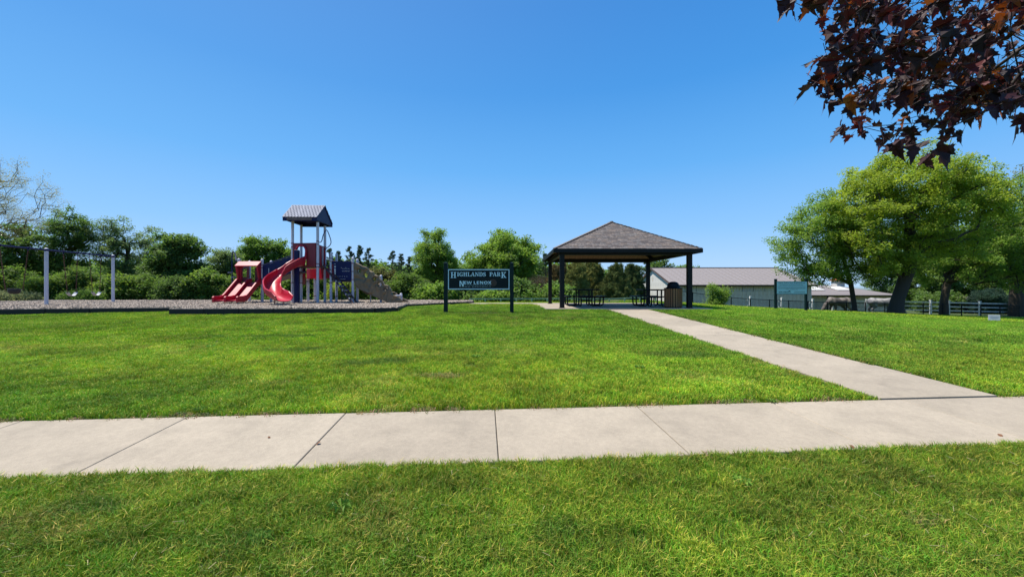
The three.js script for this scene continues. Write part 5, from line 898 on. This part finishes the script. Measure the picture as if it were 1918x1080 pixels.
// ---------------------------------------------------------------- the purple maple overhanging the frame
{
  const r = rng(606), TX = 5.7, TD = 2.4, gy = ground(TX, -TD), T = thing('purple_maple', 'dark purple maple hanging its leafy branches into the top right', 'tree', [TX, gy, -TD]);
  const half = [[0, 0], [0.05, 0.015], [0.16, -0.06], [0.22, 0.02], [0.34, 0.02], [0.27, 0.13], [0.31, 0.20], [0.47, 0.27], [0.40, 0.34], [0.50, 0.47], [0.36, 0.45], [0.25, 0.42], [0.17, 0.44], [0.22, 0.56], [0.18, 0.62], [0.21, 0.72], [0.11, 0.70], [0.07, 0.80], [0, 1.0]];
  function leafGeo(size, fold, droop) {
    const sh = new THREE.Shape(); half.forEach(([x, y], i) => i ? sh.lineTo(x, y) : sh.moveTo(x, y)); half.slice(1, -1).reverse().forEach(([x, y]) => sh.lineTo(-x, y)); sh.closePath();
    const g = new THREE.ShapeGeometry(sh).toNonIndexed(), p = g.attributes.position; for (let i = 0; i < p.count; i++) { const x = p.getX(i), y = p.getY(i); p.setXYZ(i, x * size, y * size, (Math.abs(x) * fold - y * y * droop + 0.05 * Math.sin(x * 14) * Math.sin(y * 9)) * size); }
    const st = bar(V(0, -0.5 * size, 0.05 * size), V(0, 0.02 * size, 0), 0.0016, 0.0012, 3); st.deleteAttribute('uv'); g.deleteAttribute('uv'); g.computeVertexNormals(); return mergeGeometries([g, st.toNonIndexed()]);
  }
  const geos = [leafGeo(0.11, 0.35, 0.25), leafGeo(0.13, 0.6, 0.5), leafGeo(0.08, 0.2, 0.1), leafGeo(0.11, 0.9, 0.2)];
  const lm = [[0.045, 0.009, 0.010], [0.024, 0.008, 0.009], [0.12, 0.015, 0.014], [0.05, 0.011, 0.015], [0.34, 0.085, 0.012], [0.034, 0.010, 0.009]].map(([a, b, c], i) => new THREE.MeshPhysicalMaterial({ color: C(a, b, c), roughness: 0.6, specularIntensity: 0.45, transmission: i === 4 ? 0.6 : 0.4, thickness: 0, side: THREE.DoubleSide }));
  // twig ends inside the outline the branches fill
  const region = [[1478, -40], [1486, 30], [1512, 66], [1540, 60], [1522, 96], [1530, 150], [1548, 190], [1592, 176], [1612, 190], [1596, 232], [1590, 268], [1640, 276], [1700, 290], [1750, 284], [1775, 252], [1790, 238], [1850, 226], [1905, 212], [1990, 190], [2010, -40]];
  const tips = []; let guard = 0;
  while (tips.length < 122 && guard++ < 9000) { const px = 1470 + 530 * r(), py = -40 + 340 * r(); if (!inside(region, px - 12, py + 26)) continue; const d = 2.2 + 1.2 * r(); const p = V(X(px, d), Y(py, d), -d); tips.push(p); }
  for (let k = 0; k < 150; k++) { const a = r() * 6.283, q = Math.sqrt(r()), y = 4.0 + 3.6 * r(), R = 3.4 * Math.sqrt(Math.max(0.05, 1 - ((y - 5.4) / 2.6) ** 2)), p = V(TX + Math.cos(a) * q * R, gy + y, -TD + Math.sin(a) * q * R), d = -p.z; if (d > 0.3) { const py = 540 - (p.y - EYE) * F / d, px = 959 + p.x * F / d; if (py > -160 && px < 2060) continue; } tips.push(p); }
  const loc = tips.map((p) => V(p.x - TX, p.y - gy, p.z + TD));
  const nodes = skeleton([V(0, -0.1, 0), V(0, 1.1, 0), V(-0.05, 2.0, 0), V(-0.35, 2.5, -0.05), V(-1.3, 2.75, -0.15), V(-2.4, 2.85, -0.25), V(-3.1, 2.95, -0.3)], loc, r, 0.12);
  nodes.push({ p: V(-0.05, 3.2, 0), up: 2, n: 40 }, { p: V(0.1, 4.6, 0), up: nodes.length, n: 30 }, { p: V(0, 6.2, 0), up: nodes.length + 1, n: 10 });
  mesh('trunk', limbs(nodes, 0.0028, 0.13, 1.6), mat(C(0.03, 0.024, 0.022), 0.95), T);
  const leaves = [], q = new THREE.Quaternion(), e = new THREE.Euler();
  loc.forEach((c, i) => { const n = i < 122 ? 4 + Math.floor(r() * 4) : 4; for (let k = 0; k < n; k++) { const p = V(c.x + (r() - 0.5) * 0.26, c.y + (r() - 0.6) * 0.22, c.z + (r() - 0.5) * 0.26); e.set(-Math.PI / 2 - 0.2 - r() * 1.3, r() * 6.283, (r() - 0.5) * 0.9, 'YXZ'); leaves.push({ p, q: new THREE.Quaternion().setFromEuler(e), g: Math.floor(r() * 4), m: r() < 0.11 ? 4 : [0, 1, 2, 3, 5][Math.floor(r() * 5)], s: 0.75 + 0.45 * r() }); } });
  const seen = (l) => { const x = l.p.x + TX, y = l.p.y + gy, d = -(l.p.z - TD); if (d < 0.5) return -1; const px = 959 + x * F / d, py = 540 - (y - EYE) * F / d; return px > 1440 && px < 1918 && py > 0 && py < 320 ? l.s / d + (inside(region, px + 26, py - 26) ? 0 : 0.12) : -1; };
  leaves.sort((a, b) => seen(b) - seen(a));
  leaves.slice(0, 300).forEach((l) => { const m = mesh('leaf', geos[l.g], lm[l.m], T); m.position.copy(l.p); m.quaternion.copy(l.q); m.scale.setScalar(l.s); });
  const rest = new THREE.Group(); rest.name = 'foliage'; rest.userData.kind = 'stuff'; T.add(rest);
  lm.forEach((m, i) => { const l = leaves.slice(300).filter((v) => v.m === i); if (!l.length) return; const gs = l.map((v) => geos[v.g].clone().applyMatrix4(new THREE.Matrix4().compose(v.p, v.q, V(v.s, v.s, v.s)))); const o = mesh('leaf_mass', mergeGeometries(gs), m, rest); o.userData.kind = 'stuff'; });
}

scene.updateMatrixWorld(true);
renderer.render(scene, camera);
